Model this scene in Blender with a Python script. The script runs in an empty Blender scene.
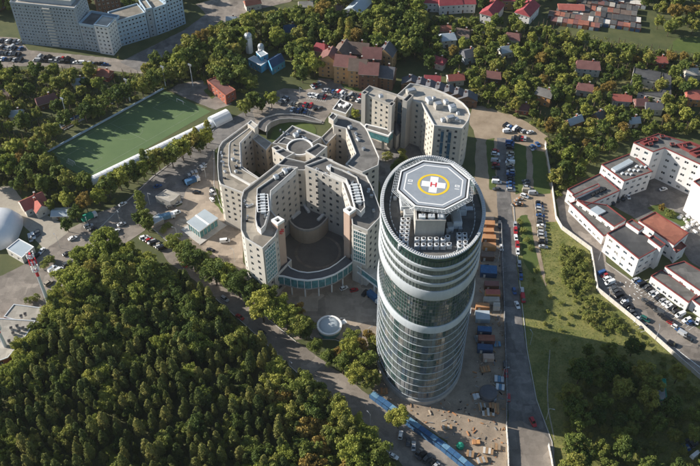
import bpy, bmesh, math, random
import numpy as np
from mathutils import Vector, Matrix
random.seed(7); rng = np.random.default_rng(7)
R = math.radians
S = bpy.context.scene
COL = S.collection
# ---------------------------------------------------------------- camera, sky, sun
F_PX, PITCH, CAM_H = 850.0, R(44.9), 290.0
cam = bpy.data.objects.new('camera', bpy.data.cameras.new('camera')); COL.objects.link(cam)
cam.location = (0, 0, CAM_H); cam.rotation_euler = (math.pi/2 - PITCH, 0, 0)
cam.data.sensor_width = 36; cam.data.lens = F_PX/700*36
cam.data.clip_start = 1; cam.data.clip_end = 12000
S.camera = cam
SUN_EL, SUN_AZ = R(24.0), R(15)      # the sun stands left of the view, slightly behind the scene
to_sun = Vector((-math.cos(SUN_AZ)*math.cos(SUN_EL), math.sin(SUN_AZ)*math.cos(SUN_EL), math.sin(SUN_EL)))
W = bpy.data.worlds.new('World'); S.world = W; W.use_nodes = True
nt = W.node_tree
sky = nt.nodes.new('ShaderNodeTexSky'); sky.sky_type = 'NISHITA'; sky.sun_disc = False
sky.sun_elevation = SUN_EL; sky.sun_rotation = math.atan2(to_sun.x, to_sun.y)
sky.air_density = 1.2; sky.dust_density = 0.6; sky.ozone_density = 1.6
bg = nt.nodes['Background']; bg.inputs[1].default_value = 0.082
nt.links.new(sky.outputs[0], bg.inputs[0])
sl = bpy.data.lights.new('sun', 'SUN'); sl.energy = 5.0; sl.angle = R(0.5); sl.color = (1.0, 0.935, 0.84)
so = bpy.data.objects.new('sun', sl); COL.objects.link(so)
so.rotation_euler = to_sun.to_track_quat('Z', 'Y').to_euler()
so.location = (-150, 100, 300)
S.view_settings.view_transform = 'Standard'; S.view_settings.look = 'None'
S.view_settings.exposure = 0.78; S.view_settings.gamma = 1; S.view_settings.use_curve_mapping = False

# ---------------------------------------------------------------- survey helpers: plan points of the place
_fw = Vector((0, math.cos(PITCH), -math.sin(PITCH))); _up = Vector((0, math.sin(PITCH), math.cos(PITCH)))
def G(x, y, z=0.0):
    d = _fw*F_PX + Vector((1, 0, 0))*(x-350) + _up*(233-y)
    t = (z-CAM_H)/d.z
    return Vector((d.x*t, d.y*t, z))
def plan(pts, z=0.0): return [tuple(G(x, y, z))[:2] for x, y in pts]
def area(p): return sum(p[i-1][0]*p[i][1]-p[i][0]*p[i-1][1] for i in range(len(p)))/2
def ccw(p): return list(p) if area(p) > 0 else list(p)[::-1]
def inset(p, d):
    p = ccw(p); n = len(p); out = []
    for i in range(n):
        a, b, c = Vector(p[i-1]), Vector(p[i]), Vector(p[(i+1) % n])
        u = (b-a).normalized(); v = (c-b).normalized()
        n1 = Vector((-u.y, u.x)); n2 = Vector((-v.y, v.x))
        m = (n1+n2); m = m/max(m.length, 1e-6); k = d/max(m.dot(n1), .35)
        out.append(tuple(b+m*k))
    return out
def smooth_poly(p, it=1):
    for _ in range(it):
        q = []
        for i in range(len(p)):
            a, b = Vector(p[i]), Vector(p[(i+1) % len(p)])
            q += [tuple(a*.75+b*.25), tuple(a*.25+b*.75)]
        p = q
    return p
def inside(pt, poly):
    x, y = pt; c = False; j = len(poly)-1
    for i in range(len(poly)):
        xi, yi = poly[i]; xj, yj = poly[j]
        if (yi > y) != (yj > y) and x < (xj-xi)*(y-yi)/(yj-yi)+xi: c = not c
        j = i
    return c
OCC = []        # plan outlines on which no tree stands

# ---------------------------------------------------------------- materials
MATS = {}
def mat(name, c, rough=.85, v=.18, sc=.35, c2=None, fine=6.0, bump=0.0, spec=.3, metal=0.0, obj=False, streak=False, patch=False):
    m = bpy.data.materials.new(name); m.use_nodes = True; t = m.node_tree; N = t.nodes; L = t.links
    b = N['Principled BSDF']; b.inputs['Roughness'].default_value = rough
    b.inputs['Specular IOR Level'].default_value = spec; b.inputs['Metallic'].default_value = metal
    g = N.new('ShaderNodeNewGeometry') if not obj else N.new('ShaderNodeTexCoord')
    src = g.outputs['Position'] if not obj else g.outputs['Object']
    n1 = N.new('ShaderNodeTexNoise'); n1.inputs['Scale'].default_value = sc; n1.inputs['Detail'].default_value = 9; n1.inputs['Roughness'].default_value = .68
    n2 = N.new('ShaderNodeTexNoise'); n2.inputs['Scale'].default_value = fine; n2.inputs['Detail'].default_value = 2
    if streak:
        mp = N.new('ShaderNodeMapping'); mp.inputs['Scale'].default_value = (1.6, 1.6, .22); L.new(src, mp.inputs[0]); L.new(mp.outputs[0], n1.inputs['Vector']); L.new(mp.outputs[0], n2.inputs['Vector'])
    else: L.new(src, n1.inputs['Vector']); L.new(src, n2.inputs['Vector'])
    mx = N.new('ShaderNodeMath'); mx.operation = 'MULTIPLY_ADD'; mx.inputs[1].default_value = .35
    L.new(n2.outputs[0], mx.inputs[0])
    m2 = N.new('ShaderNodeMath'); m2.operation = 'MULTIPLY'; m2.inputs[1].default_value = .65
    L.new(n1.outputs[0], m2.inputs[0]); L.new(m2.outputs[0], mx.inputs[2])
    r = N.new('ShaderNodeValToRGB'); r.color_ramp.elements[0].position = .36; r.color_ramp.elements[1].position = .64
    if c2 is None: ca = [max(0, x*(1-v)) for x in c]; cb = [min(1, x*(1+v)) for x in c]
    else: ca, cb = c, c2
    r.color_ramp.elements[0].color = (*ca, 1); r.color_ramp.elements[1].color = (*cb, 1)
    L.new(mx.outputs[0], r.inputs[0]); col = r.outputs[0]
    if patch:      # repaired patches and worn strips
        for vs, lo in ((.11, .72), (.35, .84)):
            vo = N.new('ShaderNodeTexVoronoi'); vo.distance = 'CHEBYCHEV'; vo.inputs['Scale'].default_value = vs; L.new(src, vo.inputs['Vector'])
            sp = N.new('ShaderNodeSeparateColor'); L.new(vo.outputs['Color'], sp.inputs[0])
            mr = N.new('ShaderNodeMapRange'); mr.inputs[3].default_value = lo; mr.inputs[4].default_value = 1.12; L.new(sp.outputs[0], mr.inputs[0])
            mm = N.new('ShaderNodeVectorMath'); mm.operation = 'SCALE'; L.new(col, mm.inputs[0]); L.new(mr.outputs[0], mm.inputs['Scale']); col = mm.outputs[0]
    L.new(col, b.inputs['Base Color'])
    if bump:
        bp = N.new('ShaderNodeBump'); bp.inputs['Strength'].default_value = bump; bp.inputs['Distance'].default_value = .3
        L.new(mx.outputs[0], bp.inputs['Height']); L.new(bp.outputs[0], b.inputs['Normal'])
    MATS[name] = m; return m
def glassmat(name, c, rough=.08, wob=.0, wsc=.3, v=.5):
    m = mat(name, c, rough, v, .5, spec=.8)
    t = m.node_tree; N = t.nodes; b = N['Principled BSDF']
    if wob:
        g = N.new('ShaderNodeNewGeometry'); n = N.new('ShaderNodeTexNoise'); n.inputs['Scale'].default_value = wsc
        bp = N.new('ShaderNodeBump'); bp.inputs['Strength'].default_value = wob; bp.inputs['Distance'].default_value = .3
        t.links.new(g.outputs['Position'], n.inputs['Vector']); t.links.new(n.outputs[0], bp.inputs['Height']); t.links.new(bp.outputs[0], b.inputs['Normal'])
    return m
def foliage(name, ramp, trans=.25):
    m = bpy.data.materials.new(name); m.use_nodes = True; t = m.node_tree; N = t.nodes; L = t.links
    b = N['Principled BSDF']; b.inputs['Roughness'].default_value = .7; b.inputs['Specular IOR Level'].default_value = .2
    oi = N.new('ShaderNodeObjectInfo'); at = N.new('ShaderNodeAttribute'); at.attribute_name = 'tone'
    a = N.new('ShaderNodeMath'); a.operation = 'MULTIPLY'; a.inputs[1].default_value = .72; L.new(oi.outputs['Random'], a.inputs[0])
    s = N.new('ShaderNodeMath'); s.operation = 'MULTIPLY_ADD'; s.inputs[1].default_value = .28
    L.new(at.outputs['Fac'], s.inputs[0]); L.new(a.outputs[0], s.inputs[2])
    r = N.new('ShaderNodeValToRGB'); cr = r.color_ramp
    while len(cr.elements) < len(ramp): cr.elements.new(.5)
    for e, (p, c) in zip(cr.elements, ramp): e.position = p; e.color = (*c, 1)
    L.new(s.outputs[0], r.inputs[0]); L.new(r.outputs[0], b.inputs['Base Color'])
    tr = N.new('ShaderNodeBsdfTranslucent'); L.new(r.outputs[0], tr.inputs[0])
    mx = N.new('ShaderNodeMixShader'); mx.inputs[0].default_value = trans
    L.new(b.outputs[0], mx.inputs[1]); L.new(tr.outputs[0], mx.inputs[2]); L.new(mx.outputs[0], N['Material Output'].inputs[0])
    MATS[name] = m; return m
mat('ground', (.045, .062, .020), c2=(.115, .115, .045), sc=.08, bump=.2)
mat('meadow', (.075, .10, .022), c2=(.25, .225, .075), sc=.14, fine=1.2, bump=.4)
mat('lawn', (.055, .085, .018), c2=(.10, .125, .03), sc=.2, bump=.3)
mat('dry_lawn', (.10, .10, .03), c2=(.19, .17, .07), sc=.2)
mat('asphalt', (.105, .10, .096), c2=(.235, .215, .195), sc=.16, patch=True)
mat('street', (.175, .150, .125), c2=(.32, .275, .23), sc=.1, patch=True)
mat('paving', (.27, .22, .17), c2=(.39, .32, .25), sc=.12, patch=True)
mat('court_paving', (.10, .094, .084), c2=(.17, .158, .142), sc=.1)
mat('dirt', (.22, .165, .11), c2=(.38, .30, .215), sc=.12, bump=.4)
mat('site_dirt', (.17, .135, .10), c2=(.38, .30, .22), sc=.16, bump=.6)
mat('path', (.30, .26, .21), c2=(.40, .36, .29), sc=.3)
mat('clay', (.26, .115, .055), v=.15)
mat('pitch', (.080, .130, .050), c2=(.115, .17, .066), sc=.05)
mat('line', (.75, .75, .72), v=.1)
mat('worn_line', (.085, .13, .055), c2=(.26, .30, .20), sc=1.5)
mat('kerb', (.45, .43, .40), v=.15)
mat('roof_gravel', (.23, .205, .165), c2=(.33, .29, .235), sc=.15, patch=True)
mat('roof_grey', (.115, .108, .10), c2=(.185, .175, .16), sc=.12, patch=True)
mat('roof_dark', (.055, .055, .058), c2=(.10, .098, .095), sc=.12, patch=True)
mat('roof_light', (.34, .31, .26), c2=(.45, .41, .35), sc=.12, patch=True)
mat('roof_navy', (.06, .063, .07), c2=(.10, .102, .108), sc=.2)
mat('coping', (.46, .445, .42), c2=(.58, .565, .54), sc=.5)
mat('cream', (.44, .40, .345), c2=(.55, .505, .44), sc=.2, streak=True)
mat('cream_panel', (.45, .42, .375), c2=(.56, .525, .475), sc=.2, streak=True)
mat('beige', (.40, .33, .25), c2=(.48, .40, .31), sc=.2, streak=True)
mat('pink_stone', (.42, .30, .24), c2=(.52, .38, .30), sc=.2, streak=True)
mat('white', (.76, .75, .73), v=.07, sc=.25)
mat('white_plaster', (.60, .58, .56), c2=(.74, .72, .70), sc=.2, streak=True)
mat('white_band', (.37, .40, .43), c2=(.46, .49, .515), sc=.5, rough=.55, spec=.4, streak=True)
mat('old_white', (.50, .47, .42), c2=(.64, .60, .54), sc=.3, streak=True)
mat('mullion_grey', (.13, .14, .145), v=.15)
mat('grey_panel', (.27, .31, .35), c2=(.35, .39, .43), sc=.15, streak=True)
mat('blue_panel', (.30, .40, .50), c2=(.40, .50, .58), sc=.2, streak=True)
mat('concrete', (.30, .285, .26), c2=(.42, .40, .37), sc=.25, streak=True)
mat('steel', (.42, .44, .46), v=.12, rough=.4, metal=.6)
mat('galv', (.55, .57, .58), v=.12, rough=.45)
mat('red_trim', (.20, .045, .042), v=.25)
mat('red_roof', (.30, .085, .065), c2=(.41, .13, .10), sc=.4)
mat('crimson_roof', (.25, .045, .055), c2=(.34, .075, .08), sc=.4)
mat('rust_roof', (.28, .10, .065), c2=(.36, .145, .095), sc=.15, patch=True)
mat('maroon_roof', (.14, .065, .058), c2=(.21, .10, .088), sc=.4)
mat('brown_roof', (.105, .075, .06), c2=(.17, .125, .10), sc=.4)
mat('slate_roof', (.085, .085, .095), c2=(.13, .13, .14), sc=.4)
mat('metal_roof', (.32, .37, .40), c2=(.42, .47, .50), sc=.15, rough=.45, spec=.5)
mat('blue_roof', (.045, .085, .16), v=.25)
mat('blue_wall', (.10, .33, .50), v=.15)
mat('bright_blue', (.025, .075, .17), c2=(.05, .14, .27), sc=.8)
mat('tarp_blue', (.09, .20, .31), c2=(.17, .31, .42), sc=.8)
mat('green_tarp', (.02, .25, .16), v=.25)
mat('yellow_wall', (.36, .225, .105), c2=(.46, .30, .15), sc=.3)
mat('orange_wall', (.52, .25, .09), c2=(.60, .31, .13), sc=.3)
mat('brick_wall', (.30, .095, .06), c2=(.38, .13, .085), sc=.5)
mat('brown_wall', (.16, .09, .06), v=.25)
mat('wood', (.26, .155, .08), c2=(.38, .24, .13), sc=.8)
mat('rust', (.36, .165, .07), c2=(.48, .25, .12), sc=.5)
mat('site_grey', (.20, .20, .20), v=.3)
mat('dark', (.02, .02, .022), v=.2)
mat('pad', (.235, .26, .29), c2=(.30, .325, .355), sc=.3)
mat('yellow_paint', (.72, .50, .03), v=.1)
mat('red_paint', (.55, .04, .05), v=.1)
mat('gold', (.70, .45, .10), v=.1, metal=.8, rough=.3)
mat('bark', (.09, .065, .045), v=.3)
mat('tyre', (.018, .018, .018), v=.2)
mat('tube_white', (.66, .66, .66), c2=(.76, .75, .73), sc=.4, rough=.4, spec=.5)
glassmat('window_glass', (.028, .034, .042))
glassmat('window_blind', (.20, .195, .18), .3)
glassmat('window_sky', (.07, .095, .12), .05)
glassmat('glass_green', (.035, .068, .064), .06, .12, .22)
glassmat('glass_tower', (.030, .031, .028), .09, .16, .16, .7)
glassmat('glass_lower', (.12, .142, .138), .12, .16, .16, .55)
glassmat('glass_blue', (.05, .14, .22), .08)
glassmat('glass_aqua', (.10, .26, .28), .1)
glassmat('car_glass', (.015, .018, .022), .06)
for n, c in (('white', (.75, .75, .74)), ('silver', (.42, .43, .44)), ('black', (.014, .014, .016)), ('charcoal', (.07, .075, .08)),
             ('red', (.38, .02, .025)), ('blue', (.03, .09, .24)), ('beige', (.38, .33, .25)), ('green', (.02, .12, .09))):
    mat('car_'+n, c, rough=.28, v=.04, spec=.6)
foliage('leaf_broad', [(0, (0.051, 0.086, 0.023)), (.3, (0.120, 0.160, 0.035)), (.6, (0.205, 0.235, 0.050)), (.88, (0.300, 0.279, 0.064)), (1, (0.329, 0.257, 0.066))], .34)
foliage('leaf_bright', [(0, (0.171, 0.211, 0.038)), (.5, (0.266, 0.295, 0.055)), (1, (0.374, 0.360, 0.076))], .34)
foliage('leaf_pine', [(0, (0.065, 0.098, 0.032)), (.35, (0.135, 0.160, 0.046)), (.7, (0.220, 0.228, 0.066)), (1, (0.322, 0.286, 0.091))], .3)
foliage('leaf_autumn', [(0, (0.182, 0.132, 0.035)), (.5, (0.273, 0.189, 0.046)), (1, (0.306, 0.235, 0.058))])
foliage('leaf_shrub', [(0, (0.142, 0.171, 0.043)), (.5, (0.238, 0.257, 0.064)), (1, (0.340, 0.325, 0.091))], .3)

# ---------------------------------------------------------------- mesh helpers
class MB:
    def __init__(s): s.v = []; s.f = []; s.m = []; s.mats = []
    def mi(s, m):
        if m not in s.mats: s.mats.append(m)
        return s.mats.index(m)
    def face(s, pts, m):
        b = len(s.v); s.v += [tuple(p) for p in pts]; s.f.append(tuple(range(b, b+len(pts)))); s.m.append(s.mi(m))
    def poly(s, pts, z, m): s.face([(x, y, z) for x, y in ccw(pts)], m)
    def prism(s, pts, z0, z1, m, top=None, bottom=False):
        p = ccw(pts); n = len(p)
        for i in range(n):
            a, b = p[i], p[(i+1) % n]
            s.face([(a[0], a[1], z0), (b[0], b[1], z0), (b[0], b[1], z1), (a[0], a[1], z1)], m)
        s.poly(p, z1, top or m)
        if bottom: s.face([(x, y, z0) for x, y in p[::-1]], m)
    def ring(s, outer, inner, z0, z1, m):
        n = len(outer)
        for i in range(n):
            j = (i+1) % n; a, b, c, d = outer[i], outer[j], inner[j], inner[i]
            s.face([(*a, z0), (*b, z0), (*b, z1), (*a, z1)], m); s.face([(*c, z0), (*d, z0), (*d, z1), (*c, z1)], m)
            s.face([(*a, z1), (*b, z1), (*c, z1), (*d, z1)], m); s.face([(*b, z0), (*a, z0), (*d, z0), (*c, z0)], m)
    def box(s, c, d, rz=0, m='white', top=None):
        cx, cy, z = c; w, l, h = d; ca, sa = math.cos(rz), math.sin(rz)
        p = [(cx+x*ca-y*sa, cy+x*sa+y*ca) for x, y in ((-w/2, -l/2), (w/2, -l/2), (w/2, l/2), (-w/2, l/2))]
        s.prism(p, z, z+h, m, top, True)
    def tube(s, a, b, r0, r1=None, m='steel', n=8, cap=True):
        a = Vector(a); b = Vector(b); r1 = r0 if r1 is None else r1
        d = (b-a).normalized(); u = d.orthogonal().normalized(); w = d.cross(u)
        A = [a+(u*math.cos(2*math.pi*i/n)+w*math.sin(2*math.pi*i/n))*r0 for i in range(n)]
        B = [b+(u*math.cos(2*math.pi*i/n)+w*math.sin(2*math.pi*i/n))*r1 for i in range(n)]
        for i in range(n): s.face([A[i], A[(i+1) % n], B[(i+1) % n], B[i]], m)
        if cap: s.face(B, m); s.face(A[::-1], m)
    def dome(s, c, r, h, m, n=14, k=5, p=1.0):
        prev = None
        for j in range(k+1):
            t = math.pi/2*j/k; rr = r*math.cos(t)**p; z = c[2]+h*math.sin(t)
            cur = [(c[0]+rr*math.cos(2*math.pi*i/n), c[1]+rr*math.sin(2*math.pi*i/n), z) for i in range(n)]
            if prev:
                for i in range(n): s.face([prev[i], prev[(i+1) % n], cur[(i+1) % n], cur[i]], m)
            prev = cur
    def mesh(s, name, off=(0, 0, 0), smooth=False):
        me = bpy.data.meshes.new(name); o = np.array(off)
        me.from_pydata([(x-o[0], y-o[1], z-o[2]) for x, y, z in s.v], [], s.f)
        for m in s.mats: me.materials.append(MATS[m])
        me.polygons.foreach_set('material_index', s.m)
        if smooth:
            bm = bmesh.new(); bm.from_mesh(me); bmesh.ops.remove_doubles(bm, verts=bm.verts, dist=.001)
            for f in bm.faces: f.smooth = True
            for e in bm.edges:
                if len(e.link_faces) == 2 and e.calc_face_angle(0) > R(40): e.smooth = False
            bm.to_mesh(me); bm.free()
        me.update(); return me
    def build(s, name, parent=None, smooth=False, kind=None, label=None):
        root = parent
        while root is not None and root.parent is not None: root = root.parent
        off = tuple(root.location) if root is not None else (0, 0, 0)
        o = bpy.data.objects.new(name, s.mesh(name, off, smooth)); COL.objects.link(o); o.parent = parent
        if kind: o['kind'] = kind
        if label: o['label'] = label
        return o
def tag(o, label, cat, group=None, kind=None):
    o['label'] = label
    if cat: o['category'] = cat
    if group: o['group'] = group
    if kind: o['kind'] = kind
    return o
def thing(name, label, cat, loc, group=None):
    o = bpy.data.objects.new(name, None); COL.objects.link(o); o.location = loc; o.empty_display_size = .5
    return tag(o, label, cat, group)
def centre(p): return (sum(x for x, y in p)/len(p), sum(y for x, y in p)/len(p))
SOFT = {'meadow': .9, 'lawn': .5, 'dirt': .9, 'site_dirt': .9, 'path': .5, 'street': .35, 'ground': .5, 'dry_lawn': .7, 'asphalt': .25, 'clay': .5}
def ragged(p, amp, step=2.5):
    out = []; rg = random.Random(int(abs(p[0][0])*100))
    for i in range(len(p)):
        a, c = Vector(p[i]), Vector(p[(i+1) % len(p)]); n = max(1, min(40, int((c-a).length/step)))
        for k in range(n): q = a.lerp(c, k/n); out.append((q.x+rg.gauss(0, amp*.5), q.y+rg.gauss(0, amp*.5)))
    return out
def sheet(name, label, px, z, m, occ=True, smooth=0, pl=None, soft=True):
    p = ccw(pl or plan(px))
    if soft and m in SOFT: p = ragged(p, SOFT[m])
    if smooth: p = smooth_poly(p, smooth)
    b = MB(); b.poly(p, z, m); o = b.build(name)
    tag(o, label, None, kind='structure')
    if occ: OCC.append(p)
    return o

# a window: a frame with a mullion and dark panes, unit size, shared by every copy
def window_mesh(name, frame, glass, cols=2, rows=1, fw=.07):
    b = MB()
    b.face([(-.5, .03, 0), (.5, .03, 0), (.5, .03, 1), (-.5, .03, 1)], glass)
    def bar(x0, x1, z0, z1): b.prism([(x0, -.03), (x1, -.03), (x1, .03), (x0, .03)], z0, z1, frame, bottom=True)
    bar(-.5, -.5+fw, 0, 1); bar(.5-fw, .5, 0, 1); bar(-.5+fw, .5-fw, 0, fw); bar(-.5+fw, .5-fw, 1-fw, 1)
    for i in range(1, cols): x = -.5+i/cols; bar(x-fw*.35, x+fw*.35, fw, 1-fw)
    for i in range(1, rows): z = i/rows; bar(-.5+fw, .5-fw, z-fw*.3, z+fw*.3)
    return b.mesh(name)
WIN = {'white': window_mesh('window', 'white', 'window_glass'), 'dark': window_mesh('window_dark', 'steel', 'window_glass'),
       'blue': window_mesh('window_blue', 'steel', 'glass_blue', 2, 3, .04), 'brown': window_mesh('window_brown', 'brown_wall', 'window_glass'),
       'grid': window_mesh('window_grid', 'white', 'glass_aqua', 6, 8, .03), 'single': window_mesh('window_single', 'white', 'window_glass', 1)}
WINV = {k: [WIN[k], WIN[k], window_mesh(k+'_blind', f, 'window_blind'), window_mesh(k+'_sky', f, 'window_sky', 1)] for k, f in (('white', 'white'), ('dark', 'coping'), ('single', 'white'), ('brown', 'brown_wall'))}
def facade(mb, p0, p1, z0, z1, cols, rows, m, dep=.22):
    """wall strip p0->p1 with real recessed openings; cols = [(s0,s1)], rows = [(za,zb)]"""
    p0 = Vector(p0); p1 = Vector(p1); d = (p1-p0); L = d.length; d = d/L; out = Vector((d.y, -d.x))
    def P(s, z, k=0): q = p0+d*s-out*k; return (q.x, q.y, z)
    def quad(s0, s1, a, b):
        if s1-s0 > 1e-4 and b-a > 1e-4: mb.face([P(s0, a), P(s1, a), P(s1, b), P(s0, b)], m)
    zc = z0
    for za, zb in rows:
        quad(0, L, zc, za); sc = 0
        for s0, s1 in cols:
            quad(sc, s0, za, zb); sc = s1
            mb.face([P(s0, za), P(s1, za), P(s1, za, dep), P(s0, za, dep)], m); mb.face([P(s0, zb, dep), P(s1, zb, dep), P(s1, zb), P(s0, zb)], m)
            mb.face([P(s0, za), P(s0, za, dep), P(s0, zb, dep), P(s0, zb)], m); mb.face([P(s1, za, dep), P(s1, za), P(s1, zb), P(s1, zb, dep)], m)
        quad(sc, L, za, zb); zc = zb
    quad(0, L, zc, z1)
class Bld:
    """a building: an Empty with wall, roof, parapet, window ... as parts"""
    def __init__(s, name, label, cat, at, group=None):
        s.root = thing(name, label, cat, (at[0], at[1], 0), group); s.n = 0; s.extra = {}
    def window(s, p, out_ang, w, h, z, kind='white', parent=None, name='window'):
        s.n += 1
        if s.n <= 280:
            o = bpy.data.objects.new(name, random.choice(WINV[kind]) if kind in WINV else WIN[kind]); COL.objects.link(o); o.parent = parent or s.root
            o.location = (p[0]-s.root.location.x, p[1]-s.root.location.y, z-s.root.location.z); o.rotation_euler = (0, 0, out_ang); o.scale = (w, 1, h)
        else: s.extra.setdefault(kind, []).append((p, out_ang, w, h, z))
    def finish(s):
        for k, lst in s.extra.items():
            me = WIN[k]; V = np.array([v.co[:] for v in me.vertices]); Fs = [tuple(q.vertices) for q in me.polygons]; MI = [q.material_index for q in me.polygons]
            vs = []; fs = []; ms = []; L = s.root.location
            for p, a, w, h, z in lst:
                b = len(vs); ca, sa = math.cos(a), math.sin(a)
                for x, y, zz in V:
                    x *= w; vs.append((p[0]+x*ca-y*sa-L.x, p[1]+x*sa+y*ca-L.y, z+zz*h))
                fs += [tuple(i+b for i in f) for f in Fs]; ms += MI
            m2 = bpy.data.meshes.new('small_windows'); m2.from_pydata(vs, [], fs)
            for m in me.materials: m2.materials.append(m)
            m2.polygons.foreach_set('material_index', ms)
            o = bpy.data.objects.new('small_windows', m2); COL.objects.link(o); o.parent = s.root; o['kind'] = 'stuff'
    def block(s, pts, z0, z1, wall='cream', roof='roof_grey', n=0, sp=3.2, ww=1.5, wh=1.7, sill=.9, par=.8, parm='coping', pt=.3,
              edges=None, kind='white', wname='wall', rname='roof', margin=.8, occ=True, g0=0.0, parent=None, edgewall=None):
        p = ccw(pts); N = len(p); b = MB(); wins = []
        fh = (z1-z0-g0)/n if n else 0
        for i in range(N):
            a, c = Vector(p[i]), Vector(p[(i+1) % N]); L = (c-a).length; cols = []; rows = []
            if n and (edges is None or i in edges) and L > ww+2*margin*.6:
                k = max(1, int((L-2*margin)/sp)); st = (L-2*margin)/k
                cols = [(margin+st*(j+.5)-ww/2, margin+st*(j+.5)+ww/2) for j in range(k)]
                rows = [(z0+g0+fh*j+min(sill, fh*.25), z0+g0+fh*j+min(sill, fh*.25)+min(wh, fh*.6)) for j in range(n)]
            facade(b, a, c, z0, z1, cols, rows, (edgewall or {}).get(i, wall))
            d = (c-a).normalized(); out = Vector((d.y, -d.x)); ang = math.atan2(d.y, d.x)
            for s0, s1 in cols:
                for za, zb in rows:
                    q = a+d*(s0+s1)/2-out*.17; wins.append(((q.x, q.y), ang, s1-s0, zb-za, za))
        w = b.build(wname, parent or s.root)
        rb = MB(); rb.poly(p, z1+.01, roof); ro = rb.build(rname, parent or s.root)
        if par:
            pb = MB(); pb.ring(inset(p, -.06), inset(p, pt), z1-.05, z1+par, parm); pb.build('parapet', ro if parent is None else parent)
        for q in wins: s.window(*q, kind=kind, parent=None)
        if occ: OCC.append(p)
        return p, w, ro
    def part(s, name, mb, parent=None, smooth=False, kind=None): return mb.build(name, parent or s.root, smooth, kind)
    def units(s, name, spots, z, mats=('galv',), parent=None):
        for i, (x, y, w, l, h, rz) in enumerate(spots):
            b = MB(); b.box((x, y, z), (w, l, h), rz, mats[i % len(mats)]); b.box((x, y, z+h), (w*.6, l*.6, .15), rz, 'dark'); b.build(name, parent or s.root)
def px_edges(p, conds): return [i for i in range(len(p)) if conds(p[i], p[(i+1) % len(p)])]
# ---------------------------------------------------------------- the ground and its surfaces
b = MB(); b.face([(-3500, -1500, 0), (3500, -1500, 0), (3500, 5000, 0), (-3500, 5000, 0)], 'ground')
tag(b.build('ground'), 'rough green and brown ground under the whole district', None, kind='structure')
sheet('meadow', 'sunny rough meadow between the road and the white panel wall', [(528,200),(545,142),(551,183),(556,219),(562,230),(590,251),(596,291),(640,327),(682,364),(740,405),(740,500),(548,500),(544,440),(530,380),(519,300),(514,260)], .03, 'meadow', occ=False)
sheet('lawn', 'roadside strip of grass by the parked cars', [(520,216),(527,214),(533,240),(539,262),(532,275),(523,262)], .06, 'lawn', smooth=1)
sheet('side_road', 'grey asphalt side road along the tree row and the hospital', [(60,262),(90,236),(118,208),(150,178),(214,128),(262,102),(285,104),(256,124),(224,141),(215,150),(214,180),(190,198),(150,220),(110,250),(82,272)], .05, 'asphalt')
sheet('street', 'pale worn street with parked cars beside the wood', [(-30,380),(-30,290),(30,262),(62,234),(100,212),(128,202),(152,226),(112,252),(84,270),(60,300),(46,318),(20,352),(0,375)], .08, 'street')
sheet('yard', 'tan dirt yard beside the red roofed house', [(-20,190),(12,186),(26,205),(60,222),(72,230),(45,250),(36,240),(20,222),(0,208)], .10, 'path')
sheet('forecourt', 'pinkish tan forecourt paving left of the hospital', [(214,150),(221,206),(243,226),(243,262),(265,300),(300,318),(312,338),(296,340),(262,312),(214,272),(186,250),(165,240),(150,226),(160,214),(182,205),(186,190),(204,170)], .11, 'paving')
sheet('back_parking', 'pinkish car park behind the hospital', [(252,112),(266,96),(284,88),(306,90),(326,80),(345,83),(372,92),(363,97),(360,118),(330,113),(323,124),(300,118),(276,120),(259,130)], .07, 'street')
sheet('rear_drive', 'shaded asphalt drive between hospital and curved rear wing', [(360,122),(372,130),(420,146),(436,164),(450,215),(385,215),(378,170),(368,140)], .06, 'asphalt')
sheet('dirt_lot', 'tan dirt lot at the head of the right road', [(468,118),(500,124),(546,140),(552,190),(556,222),(520,226),(512,234),(498,240),(478,230),(474,180),(476,140)], .05, 'dirt')
for k,(lab,q) in enumerate((('dark grass strip nearest the curved wing', [(486,140),(494,138),(496,190),(489,190)]), ('middle dark grass strip between the car rows', [(513,142),(526,146),(527,192),(515,194)]), ('dark grass strip along the panel wall', [(532,150),(545,152),(551,194),(534,194)]), ('green strip between the parked cars and dirt track', [(519,218),(526,217),(533,240),(536,254),(524,256)]))):
    sheet('grass_strip', lab, q, .09, 'lawn', occ=False)
sheet('site_ground', 'churned construction ground beside the tower', [(372,392),(384,352),(398,318),(440,290),(470,255),(476,215),(500,222),(504,300),(508,420),(509,500),(478,500),(446,442),(410,418)], .08, 'site_dirt')
sheet('right_road', 'grey asphalt road running down past the construction site', [(497,138),(506,138),(511,200),(515,240),(519,290),(526,350),(536,400),(552,442),(556,500),(508,500),(508,400),(504,320),(500,250),(497,200)], .11, 'asphalt')
sheet('pale_apron', 'pale lower end of the road beside the meadow', [(507,424),(520,420),(534,428),(547,436),(554,446),(557,500),(508,500)], .135, 'street', smooth=1)  # paler sheet laid over the lower end of the asphalt
sheet('dirt_track', 'narrow dirt track through the meadow grass', [(527,150),(531,150),(532,195),(536,225),(541,255),(547,285),(545,287),(537,257),(531,226),(528,196)], .12, 'dirt', smooth=1, soft=False)
sheet('meadow_path', 'faint foot path in the shaded meadow', [(549.4,350),(550.4,350),(546.8,400),(555,440),(554,440),(545.8,402)], .07, 'path', smooth=1, occ=False, soft=False)
sheet('plaza', 'tan front plaza between gallery and tower', [(268,285),(292,262),(350,262),(386,282),(392,318),(380,352),(362,350),(335,338),(312,338),(296,318)], .13, 'paving')
sheet('lower_road', 'shaded road between the wood and the hospital trees', [(160,250),(176,243),(214,276),(262,314),(300,344),(345,376),(372,398),(412,428),(446,448),(486,500),(430,500),(398,460),(360,430),(320,394),(262,340),(202,286),(168,262)], .06, 'street')
sheet('clinic_yard', 'worn asphalt car park inside the white panel wall', [(556,200),(566,188),(572,214),(604,238),(606,262),(636,284),(700,330),(740,358),(740,404),(682,362),(640,325),(598,290),(591,250),(562,228)], .10, 'street')
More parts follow.
